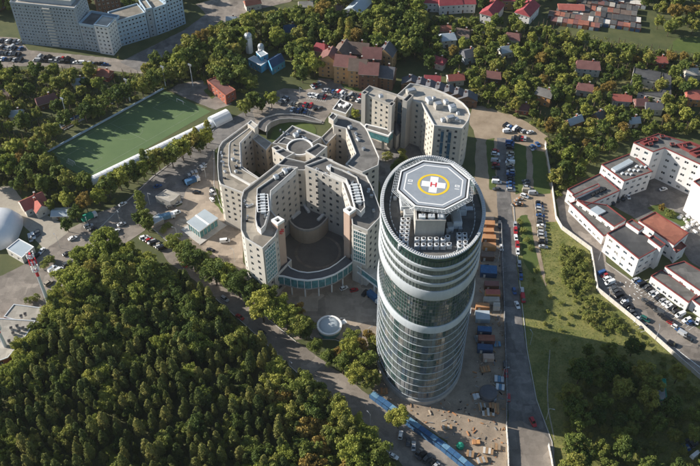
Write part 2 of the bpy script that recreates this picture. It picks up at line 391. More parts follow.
sheet('clinic_court', 'dark asphalt courtyard between the clinic wings', [(612,205),(650,178),(664,166),(740,205),(740,290),(690,262),(660,214),(640,222)], .06, 'asphalt')
sheet('stadium_yard', 'pale yard between the pitch end and the brick hall', [(168,90),(178,84),(203,80),(222,97),(232,104),(216,110),(205,106)], .06, 'street')
sheet('far_parking', 'pale car park in front of the tall grey block', [(-40,34),(18,38),(28,50),(112,58),(150,66),(146,74),(90,69),(28,66),(-40,70)], .05, 'street')
sheet('far_road', 'grey road below the long blue clinic wing', [(120,62),(184,30),(206,14),(228,-4),(252,-4),(216,24),(176,50),(140,72)], .06, 'asphalt')
sheet('far_street', 'pale street at the top left beyond the trees', [(196,4),(240,-8),(300,-8),(290,2),(246,12),(232,22),(214,22)], .09, 'street')
sheet('clay_court', 'small orange clay sports ground among trees', [(391,43),(399,34),(413,36),(409,45)], .07, 'clay')
sheet('clearing', 'bright green clearing at the top right', [(668,50),(676,38),(740,36),(740,58)], .05, 'lawn')
sheet('clearing', 'yellowish grass clearing left of the dark roofed courtyard building', [(602,86),(632,80),(632,93),(606,97)], .05, 'dry_lawn')
sheet('lane', 'brown lane curving in front of the gabled townhouses', [(318,78),(330,79),(346,84),(378,92),(372,97),(340,92),(320,88)], .10, 'street')
sheet('lane', 'tan lane behind the curved rear wing', [(472,108),(482,106),(520,118),(548,136),(544,142),(500,126),(470,118)], .09, 'dirt')
sheet('lane', 'narrow pale lane crossing the house gardens', [(440,27),(480,30),(545,38),(545,41),(480,33),(440,30)], .05, 'path', occ=False)
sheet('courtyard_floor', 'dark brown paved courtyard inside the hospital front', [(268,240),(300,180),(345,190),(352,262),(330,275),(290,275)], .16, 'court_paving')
cq = G(318, 252); b = MB(); cN = 40
b.ring([(cq.x+11*math.cos(2*math.pi*i/cN), cq.y+11*math.sin(2*math.pi*i/cN)) for i in range(cN)], [(cq.x+9.8*math.cos(2*math.pi*i/cN), cq.y+9.8*math.sin(2*math.pi*i/cN)) for i in range(cN)], .12, .19, 'street')
tag(b.build('paving_circle'), 'faint pale circle in the courtyard paving', None, kind='structure')
sheet('back_lawn', 'half round lawn inside the curved ramp', [(270,140),(272,130),(279,124),(290,121),(302,121),(312,124),(317,131),(313,140),(290,145)], .12, 'lawn', smooth=1)
sheet('lawn', 'narrow green strip under the left hospital wall', [(213,186),(218,190),(226,212),(223,215),(215,204)], .15, 'lawn')
sheet('lawn', 'lawn in front of the gabled townhouses', [(338,80),(352,86),(366,88),(360,92),(344,88)], .13, 'lawn')

sheet('lawn', 'short green verge beside the brick hall', [(203,90),(208,88),(216,97),(212,99)], .10, 'lawn')
# football pitch with worn lines
PT = [(44,156),(164,90),(211,111.5),(91,180)]
sheet('football_pitch', 'green football pitch half covered by long tree shadows', PT, .05, 'pitch')
pw = [Vector(q) for q in plan(PT)]
def pit(u, v): return pw[0].lerp(pw[1], u).lerp(pw[3].lerp(pw[2], u), v)
b = MB()
def pline(u0, v0, u1, v1, w=.14):
    a, c = pit(u0, v0), pit(u1, v1); d = (c-a).normalized(); n = Vector((-d.y, d.x))*w
    b.face([(*(a+n), .09), (*(a-n), .09), (*(c-n), .09), (*(c+n), .09)], 'worn_line')
U0, U1, V0, V1 = .05, .95, .08, .86
for q in ((U0,V0,U1,V0),(U0,V1,U1,V1),(U0,V0,U0,V1),(U1,V0,U1,V1),(.5,V0,.5,V1),(U0,.25,.2,.25),(U0,.7,.2,.7),(.2,.25,.2,.7),(.8,.25,U1,.25),(.8,.7,U1,.7),(.8,.25,.8,.7)): pline(*q)
for i in range(24):
    a0, a1 = 2*math.pi*i/24, 2*math.pi*(i+1)/24
    pline(.5+.09*math.cos(a0), .47+.2*math.sin(a0), .5+.09*math.cos(a1), .47+.2*math.sin(a1), .12)
tag(b.build('pitch_lines'), 'worn white lines on the football pitch', None, kind='structure')

# ---------------------------------------------------------------- elliptical tower with helipad
TC = G(418.8, 352); TA, TB = 18.2, 26.4
T = Bld('elliptical_tower', 'tall elliptical glass tower with white bands and a rooftop helipad', 'tower', TC[:2])
def ell(dr, n=96, dx=0, dy=0): return [(TC.x+dx+(TA+dr)*math.cos(2*math.pi*i/n), TC.y+dy+(TB+dr)*math.sin(2*math.pi*i/n)) for i in range(n)]
OCC.append(ell(3, 32))
def lathe(mb, prof, m, n=96):
    for (d0, z0), (d1, z1) in zip(prof, prof[1:]):
        A, B = ell(d0, n), ell(d1, n)
        for i in range(n):
            j = (i+1) % n; mb.face([(*A[i], z0), (*A[j], z0), (*B[j], z1), (*B[i], z1)], m if isinstance(m, str) else m(i))
def mullions(mb, dr, z0, z1, n, w, m, dep=.16):
    for i in range(n):
        t = 2*math.pi*(i+.5)/n; x, y = TC.x+(TA+dr)*math.cos(t), TC.y+(TB+dr)*math.sin(t)
        mb.box((x, y, z0), (dep, w, z1-z0), math.atan2(math.sin(t)*TA, math.cos(t)*TB), m)
def tpart(name, fn, smooth=False, kind=None):
    mb = MB(); fn(mb); return mb.build(name, T.root, smooth, kind)
tpart('plinth', lambda q: (lathe(q, [(-.2, 0), (.2, 0), (.2, 2.2), (-1.2, 2.4), (-1.2, 4.2)], 'concrete')), True)
FL = [3.9+4.22*k for k in range(11)]
rr = random.Random(3)
for k in range(10):
    z0, z1 = FL[k], FL[k+1]
    def slab(q): lathe(q, [(-.6, z0), (.05, z0), (.05, z0+.24), (-.3, z0+.27)], 'white_band')
    tpart('floor_slab', slab, True)
    pat = [rr.random() for _ in range(48)]
    def gl(q):
        lathe(q, [(-.12, z0+.25), (-.12, z1+.01)], lambda i: 'glass_lower' if pat[i//2] < .6 else ('glass_green' if pat[i//2] < .78 else ('window_sky' if pat[i//2] < .88 else ('site_grey' if pat[i//2] < .95 else 'window_blind'))))
    g = tpart('glazing', gl)
    mb = MB(); mullions(mb, -.08, z0+.26, z1, 64, .10, 'mullion_grey', .08); lathe(mb, [(-.10, z0+1.35), (-.04, z0+1.37), (-.04, z0+1.45), (-.10, z0+1.47)], 'mullion_grey'); mb.build('mullions', g, kind='stuff')
tpart('skirt', lambda q: lathe(q, [(-.6, 45.9), (.2, 46.0), (.5, 46.3), (.45, 48.9), (.1, 49.5), (-.6, 49.6)], 'white_band'), True)
def curtain(q):
    zs = [49.5]+[50+k*1.8 for k in range(1, 8)]+[64.4]
    for z0_, z1_ in zip(zs, zs[1:]):
        pt_ = [rr.random() for _ in range(96)]; lathe(q, [(-.2, z0_), (-.2, z1_)], lambda i: 'glass_green' if pt_[i] < .74 else ('glass_lower' if pt_[i] < .88 else ('window_sky' if pt_[i] < .96 else 'window_blind')))
g = tpart('curtain_wall', curtain)
mb = MB(); mullions(mb, -.18, 50, 64.3, 110, .12, 'mullion_grey')
for k in range(1, 8): z = 50+k*1.8; lathe(mb, [(-.24, z), (-.10, z+.02), (-.10, z+.14), (-.24, z+.16)], 'mullion_grey')
mb.build('mullions', g, kind='stuff')
tpart('band', lambda q: lathe(q, [(-.6, 64.2), (.25, 64.3), (.45, 64.7), (.4, 68.3), (.15, 68.9), (-.7, 69.1)], 'white_band'), True)
z = 69.0
for k in range(4):
    zb = z+2.4
    g = tpart('ribbon_window', lambda q: lathe(q, [(-.15, z), (-.15, zb+.1)], 'glass_green' if k == 3 else 'glass_lower'))
    mb = MB(); mullions(mb, -.12, z, zb+.05, 96, .12, 'mullion_grey'); mb.build('mullions', g, kind='stuff')
    if k < 3:
        tpart('band', lambda q: lathe(q, [(-.7, zb), (.1, zb+.03), (.22, zb+.2), (.2, zb+1.45), (.05, zb+1.6), (-.7, zb+1.65)], 'white_band'), True)
        z = zb+1.6
z = zb
tpart('glass_parapet', lambda q: lathe(q, [(-.35, z), (-.2, 85.4), (-.6, 85.4), (-.7, 82)], 'glass_green'))
def rim(q):
    lathe(q, [(-1.0, 85.4), (.2, 85.4), (.3, 85.65), (.2, 85.85), (-.9, 85.85), (-1.0, 85.4)], 'white_band')
r_ = tpart('rim', rim, True)
mb = MB()
for i in range(150):
    t = 2*math.pi*i/150; mb.box((TC.x+(TA-.4)*math.cos(t), TC.y+(TB-.4)*math.sin(t), 85.83), (.9, .3, .2), math.atan2(math.sin(t)*TA, math.cos(t)*TB), 'coping')
mb.build('rim_grille', r_, kind='stuff')
RZ = 82.5
mb = MB(); mb.poly(ell(-.6), RZ, 'roof_grey'); roofT = mb.build('roof', T.root)
# plant room, steel frame and the pad itself
PC = Vector((TC.x-.06, TC.y+2.0, 93.0))
prf = [G(414.5,237,RZ), G(444,238,RZ)]
px0, px1, py0 = prf[0].x, prf[1].x, prf[0].y
mb = MB(); mb.prism([(px0, py0), (px1, py0), (px1, py0+17), (px0, py0+17)], RZ, RZ+7.2, 'concrete', 'roof_dark')
mb.ring([(px0-.1, py0-.1), (px1+.1, py0-.1), (px1+.1, py0+17.1), (px0-.1, py0+17.1)], [(px0+.5, py0+.5), (px1-.5, py0+.5), (px1-.5, py0+16.5), (px0+.5, py0+16.5)], RZ+7.1, RZ+8, 'concrete')
pr = mb.build('plant_room', roofT)
mb = MB()
for k in range(3): mb.box((px0+2.2+k*3.2, py0+1.6, RZ+7.21), (2.2, 1.8, 1.5), 0, 'galv')
mb.build('cooling_units', pr, kind='stuff')
OA = [R(12.5-.0+45*k) for k in range(8)]
def octo(r): return [(PC.x+r*math.cos(a), PC.y+r*math.sin(a)) for a in OA]
mb = MB(); mb.prism(octo(13.1), 91.9, 93.0, 'galv', 'pad', True); pad = mb.build('helipad', T.root)
mb = MB(); mb.ring(octo(13.3), octo(12.75), 92.95, 93.16, 'white'); mb.ring(octo(12.6), octo(12.1), 92.98, 93.02, 'dark'); mb.build('pad_edge', pad)
mb = MB(); mb.ring(octo(10.9), octo(10.45), 92.9, 93.03, 'white'); mb.build('white_line', pad)
def circ(r, n=48): return [(PC.x+r*math.cos(2*math.pi*i/n), PC.y+r*math.sin(2*math.pi*i/n)) for i in range(n)]
mb = MB(); mb.ring(circ(5.6), circ(4.75), 92.9, 93.035, 'yellow_paint'); mb.build('yellow_ring', pad)
def padloc(u, v, rot=R(-10)): return (PC.x+u*math.cos(rot)-v*math.sin(rot), PC.y+u*math.sin(rot)+v*math.cos(rot))
mb = MB(); A_, B_ = 4.15, 1.4
mb.poly([padloc(u, v) for u, v in ((-A_,-B_),(-B_,-B_),(-B_,-A_),(B_,-A_),(B_,-B_),(A_,-B_),(A_,B_),(B_,B_),(B_,A_),(-B_,A_),(-B_,B_),(-A_,B_))], 93.02, 'white'); mb.build('white_cross', pad)
mb = MB()
for q in ((-1.1,-1.2,-.6,1.2),(.6,-1.2,1.1,1.2),(-.6,-.25,.6,.25)): mb.poly([padloc(q[0],q[1]), padloc(q[2],q[1]), padloc(q[2],q[3]), padloc(q[0],q[3])], 93.04, 'red_paint')
mb.build('red_letter', pad)
for side in (-1, 1):           # small painted figures left and right of the ring
    mb = MB()
    for q in ((-1.1,-.8,-.75,.8),(.1,-.8,.4,.8),(.9,-.8,1.2,.8),(.4,.5,.9,.8),(.4,-.8,.9,-.5)):
        pts = [(side*8.2+sx*-side, sy) for sx, sy in ((q[1],q[0]),(q[3],q[0]),(q[3],q[2]),(q[1],q[2]))]
        mb.poly([padloc(u, v) for u, v in pts], 93.02, 'white')
    mb.build('painted_figure', pad)
mb = MB(); o1, o2 = octo(13.2), octo(15.0)
for i in range(8):
    j = (i+1) % 8
    for k in range(9):
        t = k/8; a = Vector(o1[i]).lerp(Vector(o1[j]), t); c = Vector(o2[i]).lerp(Vector(o2[j]), t); mb.tube((*a, 92.8), (*c, 92.9), .07, m='galv', n=4, cap=False)
    for f in (.33, .66, 1): mb.tube((*Vector(o1[i]).lerp(Vector(o2[i]), f), 92.9), (*Vector(o1[j]).lerp(Vector(o2[j]), f), 92.9), .07, m='galv', n=4, cap=False)
mb.build('safety_net', pad, kind='stuff')
o3, o4 = octo(11.5), octo(9.2)
for i in range(8):
    mb = MB(); mb.tube((*o4[i], RZ), (*o3[i], 92), .28, m='galv', n=6); mb.tube((*o4[i], RZ), (*o3[(i+1) % 8], 92), .16, m='galv', n=5); mb.tube((*o4[(i+1) % 8], RZ), (*o3[i], 92), .16, m='galv', n=5)
    mb.tube((*o4[i], 87.5), (*o4[(i+1) % 8], 87.5), .16, m='galv', n=5); mb.build('strut', T.root)
ac = MB(); ac.box((0, 0, .25), (1.7, 1.7, 1.6), 0, 'white_band')
ac.tube((0, 0, 1.85), (0, 0, 2.1), .7, m='white', n=10); ac.tube((0, 0, 2.1), (0, 0, 2.13), .55, m='dark', n=10); ac.box((0, 0, 0), (1.9, 1.5, .25), 0, 'steel')
acm = ac.mesh('air_conditioner')
spots = [(x, y) for y in (240.5, 246.5) for x in (417, 423.5, 430, 436.5, 443)]
spots += [(447.5, 238.5), (449, 246)] + [(403+dx-k*.4, 221+k*4.2) for k in range(7) for dx in (0, 5)] + [(459+k*.3+dx, 236+k*4) for k in range(4) for dx in (0, 5.5)]
for x, y in spots:
    w = G(x, y, RZ+1); o = bpy.data.objects.new('air_conditioner', acm); COL.objects.link(o); o.parent = T.root; o.location = (w.x-TC.x, w.y-TC.y, RZ+.02); o.rotation_euler.z = rr.uniform(-.1, .1)
for x, y, w, l, h in ((404,208,3,6,3.5),(409,216,4,4,2.6),(456,222,3,7,3),(462,212,2.5,4,2.5),(450,229,2,3,2)):
    w0 = G(x, y, RZ); mb = MB(); mb.box((w0.x, w0.y, RZ), (w, l, h), .05, 'galv'); mb.box((w0.x, w0.y, RZ+h), (w*.8, l*.8, .3), .05, 'steel'); mb.build('duct_unit', T.root)
for k in range(26):
    t = rr.uniform(0, 6.28); q = rr.uniform(.45, .82); x, y = TC.x+TA*q*math.cos(t), TC.y+TB*q*math.sin(t)
    if px0-1 < x < px1+1 and y < py0+1 and y > py0-12: continue
    mb = MB(); mb.box((x, y, RZ+.01), (rr.uniform(.6, 2.2), rr.uniform(.6, 3.4), rr.uniform(.5, 1.8)), rr.choice((0, .1, 1.57)), rr.choice(('galv','concrete','steel','coping','beige'))); mb.build('roof_box', roofT)
mb = MB()
for i in range(70):
    t = 2*math.pi*i/70; mb.box((TC.x+(TA-3.2)*math.cos(t), TC.y+(TB-3.2)*math.sin(t), RZ), (.3, .9, .9), math.atan2(math.sin(t)*TA, math.cos(t)*TB), 'galv')
mb.build('facade_rail', roofT, kind='stuff')
T.finish()

# ---------------------------------------------------------------- hospital: four wings round a courtyard
HF, HB = 35.0, 25.5
fl_ = [(277,165.5),(243.8,191.5),(241.4,199),(241.2,231),(245,239),(262.6,249.6),(275,237.5),(281,223),(271,211.5),(272,191.5),(298,168.5)]
H = Bld('courtyard_hospital', 'large cream hospital of folded wings around a front courtyard', 'hospital', G(305,230)[:2])
P_ = plan(fl_, HF)
p, w, rfl = H.block(P_, 0, HF, 'cream_panel', 'roof_gravel', n=8, sp=3.6, ww=1.5, wh=1.7, g0=5, par=.9, kind='dark')
inn = plan([(257,189.5),(288,168),(296,169.5),(271,191.8),(269.6,210),(265,226),(261,230.5),(257,227),(255.4,220)], HF+2.6)
H.block(inn, HF, HF+2.6, 'white_plaster', 'roof_dark', par=.7, pt=.35, occ=False, wname='penthouse_wall', rname='penthouse_roof')
fr_ = [(305,167),(342,182),(350,206),(352.5,225.8),(367.6,231.6),(379.5,219),(381,212),(372.3,189),(366.5,177),(342,166.5),(326,159)]
p, w, rfr = H.block(plan(fr_, HF), 0, HF, 'cream_panel', 'roof_grey', n=8, sp=3.6, ww=1.5, wh=1.7, g0=5, par=.9, kind='dark')
inn = plan([(330,166.5),(343,171),(357,178),(363,196),(365,208),(361,213),(355,209),(351,192),(346,180),(330,173)], HF+2.6)
H.block(inn, HF, HF+2.6, 'white_plaster', 'roof_dark', par=.7, pt=.35, occ=False, wname='penthouse_wall', rname='penthouse_roof')
lb_ = [(249.9,122.5),(222.5,142.8),(219.2,148),(217.8,156),(217.6,168),(218.6,181),(221,185.5),(243,194),(260.5,180),(241.8,167.5),(241.2,142.8),(258,126.3)]
H.block(plan(lb_, HB), 0, HB, 'cream', 'roof_gravel', n=6, sp=3.4, ww=1.5, wh=1.7, g0=4.5, par=.9, kind='dark')
H.block(plan([(250.5,127),(230,142.3),(228.8,146),(228.4,165),(230.5,173.5),(250,184.3),(259,179.2),(240.8,168.4),(240,143),(254.5,128.2)], HB+1.3), HB, HB+1.3, 'white_plaster', 'roof_gravel', par=.25, pt=.3, occ=False, wname='upper_wall', rname='upper_roof')
H.block(plan([(247.5,124),(251,120.5),(258,125.5),(254.5,129)], HB+3.2), HB, HB+3.2, 'cream', 'roof_light', par=.4, occ=False, wname='stair_wall', rname='stair_roof')
rb_ = [(331.5,113.5),(360.5,123.5),(365,127.5),(367.5,131.5),(379.2,158.5),(378,166.5),(362.5,173.5),(345.5,165.3),(355.7,154.6),(346,129.5),(333.5,126.3)]
H.block(plan(rb_, HB), 0, HB, 'cream', 'roof_grey', n=6, sp=3.4, ww=1.5, wh=1.7, g0=4.5, par=.9, kind='dark')
H.block(plan([(328.5,117.5),(333,113),(337.5,116),(333.5,121)], HB+3), HB, HB+3, 'cream', 'roof_dark', par=.4, occ=False, wname='stair_wall', rname='stair_roof')
# central block, links and stair towers
HC = 23.0
H.block(plan([(292.4,126.5),(321.5,138.2),(303.5,149.5),(272.5,144.2)], HC), 0, HC, 'cream', 'roof_grey', n=5, sp=3.4, g0=4, par=.8, kind='dark')
H.block(plan([(284,137.5),(296,141),(290,146),(277.5,143.2)], HC+2), HC, HC+2, 'cream', 'roof_dark', par=.4, occ=False, wname='plant_wall', rname='plant_roof')
H.block(plan([(272,143.8),(258,135),(252.5,139),(266,150.5)], HC-2), 0, HC-2, 'beige', 'roof_light', n=4, sp=4, g0=4, par=.6, kind='dark', occ=False)
H.block(plan([(321,138.5),(333,126.5),(340,131),(326,145)], HC-2.6), 0, HC-2.6, 'beige', 'roof_grey', n=4, sp=4, g0=4, par=.6, kind='dark', occ=False)
for q, h in (([(275,152.5),(283.5,149.5),(294.5,154),(285.5,159)], 31), ([(305.5,152.2),(318,144.3),(327.2,147.6),(315.5,157.8)], 31.5), ([(272,148.5),(278,146.5),(284,149.5),(277,152)], 28)):
    H.block(plan(q, h), 0, h, 'cream', 'roof_dark', n=7, sp=3.8, ww=1.3, par=.8, kind='dark', occ=False, wname='tower_wall', rname='tower_roof')
H.block(plan([(277,166),(285,158.5),(305,163),(318,156.5),(333,161),(304,171),(294,171)], HF-4), 0, HF-4, 'cream_panel', 'roof_dark', n=7, sp=3.6, par=.7, kind='dark', occ=False, wname='link_wall', rname='link_roof')
# round rooflight over the atrium
cx, cy = plan([(300,151.5)], HC)[0]
mb = MB(); R1 = [(cx+6.2*math.cos(2*math.pi*i/28), cy+6.2*math.sin(2*math.pi*i/28)) for i in range(28)]
mb.prism(R1, 0, HC+2.4, 'cream', 'roof_grey'); mb.ring(inset(R1, -.3), inset(R1, .35), HC+2, HC+3.1, 'white'); mb.build('atrium_drum', H.root, True)
# piers with the pink emblem at the front ends of the two wings
def pier(q, z1, m='pink_stone'):
    pp = ccw(plan(q, z1)); mb = MB(); mb.prism(pp, 0, z1-1.2, m, 'roof_dark'); mb.ring(inset(pp, -.12), inset(pp, .75), z1-1.3, z1, 'white'); return pp, mb.build('pier', H.root)
p1, o1_ = pier([(271.5,219.5),(278,216),(284,219.5),(277.5,223.8)], 39)
p2, o2_ = pier([(343.6,209),(350,205.6),(355.8,208.8),(349.6,213.2)], 39)
for pp, pq in ((p1, o1_), (p2, o2_)):
    k = min(range(4), key=lambda i: pp[i][1]+pp[(i+1) % 4][1]-(pp[(i+1) % 4][0]+pp[i][0])*.1)
    a, c = Vector(pp[k]), Vector(pp[(k+1) % 4]); d = (c-a).normalized(); out = Vector((d.y, -d.x)); mid = (a+c)/2+out*.12
    mb = MB()
    for (u, v, r0) in ((0, 0, .55), (-.85, .5, .45), (.85, .5, .45), (-.85, -.6, .45), (.85, -.6, .45), (0, 1.2, .4), (0, -1.3, .4)):
        mb.face([(*(mid+d*(u+r0*math.cos(2*math.pi*i/12))), 33.2+v+r0*math.sin(2*math.pi*i/12)) for i in range(12)], 'red_paint')
    mb.build('emblem', pq)
# glazed gridded bays beside the piers
def bay(q0, q1, z0, z1):
    a, c = [Vector(x) for x in plan([q0, q1], HF)]; d = (c-a).normalized(); out = Vector((d.y, -d.x)); m = (a+c)/2+out*.25
    o = bpy.data.objects.new('glazed_bay', WIN['grid']); COL.objects.link(o); o.parent = H.root
    o.location = (m.x-H.root.location.x, m.y-H.root.location.y, z0); o.rotation_euler.z = math.atan2(d.y, d.x); o.scale = ((c-a).length*.86, 4, z1-z0)
bay((262.9,249.6), (275,237.7), 13.5, 33.5); bay((352.7,226), (367.4,231.6), 14, 33.5)
# low front blocks at the wing ends
H.block(plan([(265,262.5),(279,252),(291.5,260.5),(274.6,278.5)], 12.5), 0, 12.5, 'cream_panel', 'roof_navy', n=2, sp=4, ww=2.4, wh=2.6, g0=1.5, par=.6, kind='dark', wname='podium_wall', rname='podium_roof')
H.block(plan([(350.8,255.5),(356,249),(369.8,255.5),(361.5,267)], 12.5), 0, 12.5, 'cream_panel', 'roof_light', n=2, sp=4, ww=2.4, wh=2.6, g0=1.5, par=.6, kind='dark', wname='podium_wall', rname='podium_roof')
# rounded hall inside the court
hall = plan([(296,176),(316,180),(326,190),(331,205),(330,215),(325,223),(317,229.5),(306,232),(296,229),(289,222),(287,213),(290,196)], 8.5)
hall = smooth_poly(ccw(hall), 1)
mb = MB(); mb.prism(hall, 0, 8.5, 'beige', 'roof_navy'); hl = mb.build('rounded_hall', H.root)
mb = MB(); mb.ring(inset(hall, -.15), inset(hall, .6), 8.4, 9.5, 'concrete'); mb.build('parapet', hl)
mb = MB()
for q0, q1 in (((292,219),(300,212.5)), ((318,221),(328,211)), ((303,204),(309,213))):
    a, c = [Vector(x) for x in plan([q0, q1], 8.5)]; d = c-a; mb.box((*((a+c)/2), 8.52), (d.length, 1.3, 1.1), math.atan2(d.y, d.x), 'galv')
mb.build('skylights', hl)
OCC.append(hall)
# curved glass gallery on columns with sky bridge
GZ0, GZ1 = 5.6, 11.6
oa = [Vector(x) for x in plan([(276.5,276),(283.5,276.4),(295,279.4),(308,280.8),(322,278.9),(334,275),(344,269),(353,262)], GZ1)]
ia = [Vector(x) for x in plan([(288,265.3),(290.5,268.4),(299,271.8),(308,273),(319,271.6),(329,268.6),(337,263.6),(345.5,256.5)], GZ1)]
def resample(pts, n):
    L = [0]
    for a, c in zip(pts, pts[1:]): L.append(L[-1]+(c-a).length)
    out = []
    for k in range(n):
        t = L[-1]*k/(n-1); i = 0
        while i < len(L)-2 and L[i+1] < t: i += 1
        out.append(pts[i].lerp(pts[i+1], (t-L[i])/(L[i+1]-L[i])))
    return out
oa, ia = resample(oa, 25), resample(ia, 25)
gal = bpy.data.objects.new('gallery', None); COL.objects.link(gal); gal.parent = H.root
def gpart(name, fn, kind=None):
    mb = MB(); fn(mb); o = mb.build(name, gal, False, kind); return o
def strip(mb, A, B, z0, z1, m, m2=None):
    for i in range(len(A)-1):
        mb.face([(*A[i], z0), (*A[i+1], z0), (*A[i+1], z1), (*A[i], z1)], m); mb.face([(*B[i+1], z0), (*B[i], z0), (*B[i], z1), (*B[i+1], z1)], m)
        mb.face([(*A[i], z1), (*A[i+1], z1), (*B[i+1], z1), (*B[i], z1)], m2 or m); mb.face([(*B[i], z0), (*B[i+1], z0), (*A[i+1], z0), (*A[i], z0)], m2 or m)
gpart('gallery_glass', lambda q: strip(q, [a.lerp(c, .06) for a, c in zip(oa, ia)], [a.lerp(c, .94) for a, c in zip(oa, ia)], GZ0+.5, GZ1-.6, 'glass_aqua'))
gpart('gallery_roof', lambda q: strip(q, oa, ia, GZ1-.6, GZ1, 'white', 'roof_navy'))
gpart('gallery_floor', lambda q: strip(q, oa, ia, GZ0, GZ0+.5, 'concrete'))
for X_, z_ in ((oa, .3), (ia, .2)):
    mb = MB()
    for i in range(24): mb.tube((*X_[i], GZ1+z_), (*X_[i+1], GZ1+z_), .27, m='white', n=5, cap=False)
    mb.build('roof_rail', gal)
for i in range(2, 24, 2):
    mb = MB(); mb.box((*oa[i].lerp(ia[i], .03), GZ0+.45), (.25, .25, GZ1-GZ0-1), 0, 'white'); mb.build('mullion', gal)
for i in range(4, 23, 4): 
    mb = MB(); mb.tube((*oa[i].lerp(ia[i], .12), 0), (*oa[i].lerp(ia[i], .12), GZ0), .35, m='white', n=10); mb.build('column', gal)
OCC.append([tuple(q) for q in oa]+[tuple(q) for q in ia[::-1]])
# sky bridge to the tower
sb = plan([(353,262),(357.5,258.5),(384,276),(381,283)], GZ1)
mb = MB(); mb.prism(sb, GZ0+.8, GZ0+1.6, 'white', bottom=True); mb.prism(inset(sb, .3), GZ0+1.6, GZ1-1, 'glass_aqua'); mb.prism(sb, GZ1-1, GZ1-.2, 'white', 'roof_light', True)
mb.build('sky_bridge', H.root)
for t in (.3, .75):
    q = Vector(sb[0]).lerp(Vector(sb[3]), t); mb = MB(); mb.tube((q.x+.4, q.y+.6, 0), (q.x+.4, q.y+.6, GZ0+.9), .35, m='white', n=8); mb.build('column', H.root)
# rooftop pipes and fans
def frame_rack(pxs, z, n=7):
    a, c = [Vector(x) for x in plan(pxs, z)]; d = (c-a); ang = math.atan2(d.y, d.x); nrm = Vector((-d.y, d.x)).normalized()
    mb = MB()
    for k in range(n):
        q = a.lerp(c, k/(n-1)); mb.tube((*(q-nrm*2.4), z+.8), (*(q+nrm*2.4), z+.8), .18, m='white', n=5); mb.box((*q, z), (1.1, 2.2, 1.1), ang, 'galv')
    for s_ in (-2.4, 2.4): mb.tube((*(a+nrm*s_), z+.8), (*(c+nrm*s_), z+.8), .22, m='white', n=5)
    mb.build('cooling_rack', H.root)
frame_rack([(262.5,196),(263.5,213)], HF+2.65); frame_rack([(355,186),(359,203)], HF+2.65)
for x, y, z, w, l, h in ((276,178,HF+2.6,2,2,1.5),(285,172,HF+2.6,1.6,3,1.3),(330,169,HF+.1,2.4,2.4,1.6),(349,175.5,HF+.1,1.5,3,1.4),(296,136,HC+.1,2.4,2.4,1.5),(305,140,HC+.1,1.8,1.8,1.2),(299,132,HC+.1,2,1.4,1.1),(250,206,HF+.1,3.4,.6,.5),(233,160,HB+1.4,1.4,1.4,1),(236,172,HB+1.4,1.3,1.3,.9),(225,172,HB+.1,1.1,1.1,.8),(350,128,HB+.1,1.8,1.8,1.2),(358,140,HB+.1,1.4,2,1)):
    w0 = G(x, y, z); mb = MB(); mb.box((w0.x, w0.y, z), (w, l, h), .6, 'galv'); mb.box((w0.x, w0.y, z+h), (w*.7, l*.7, .25), .6, 'steel'); mb.build('roof_vent', H.root)
rq = random.Random(9)
for x0, y0, x1, y1, z in ((258,192,266,222,HF+2.6),(270,180,290,170,HF+2.6),(352,182,362,208,HF+2.6),(310,168,340,180,HF),(245,200,250,232,HF),(368,190,376,214,HF),(222,150,226,180,HB),(233,146,238,168,HB+1.3),(350,127,372,160,HB),(280,132,312,142,HC)):
    for k in range(5):
        t = rq.random(); w0 = G(x0+(x1-x0)*t+rq.uniform(-1.5, 1.5), y0+(y1-y0)*t+rq.uniform(-1, 1), z); w = rq.uniform(.5, 1.5); mb = MB(); mb.box((w0.x, w0.y, z+.01), (w, rq.uniform(.5, 2), rq.uniform(.3, 1.2)), rq.uniform(0, 3), rq.choice(('galv','concrete','steel','dark','coping'))); mb.box((w0.x, w0.y, z+.3), (w*.5, w*.5, .9), 0, 'steel'); mb.build('roof_box', H.root)
# curved ramp round the back lawn
ro_ = [Vector(x) for x in plan([(257.5,131),(260,125),(266,120),(276,116.3),(290,114.6),(304,115),(315,117.2),(322,119.6)], 2)]
ri_ = [Vector(x) for x in plan([(266.5,136),(267,129.5),(271,124.6),(279,121),(290,119.3),(303,119.4),(313,120.6),(321.5,121)], 2)]
ro_, ri_ = resample(ro_, 21), resample(ri_, 21)
mb = MB()
for i in range(20):
    z0, z1 = 4.2*(1-i/20)+.2, 4.2*(1-(i+1)/20)+.2
    mb.face([(*ro_[i], z0), (*ro_[i+1], z1), (*ri_[i+1], z1), (*ri_[i], z0)][::-1], 'asphalt')
    for A in (ro_, ri_):
        mb.tube((*A[i], z0+.4), (*A[i+1], z1+.4), .42, m='concrete', n=6, cap=False); mb.face([(*A[i], 0), (*A[i+1], 0), (*A[i+1], z1+.4), (*A[i], z0+.4)], 'concrete')
mb.build('curved_ramp', H.root); OCC.append([tuple(q) for q in ro_]+[tuple(q) for q in ri_[::-1]])
H.finish()

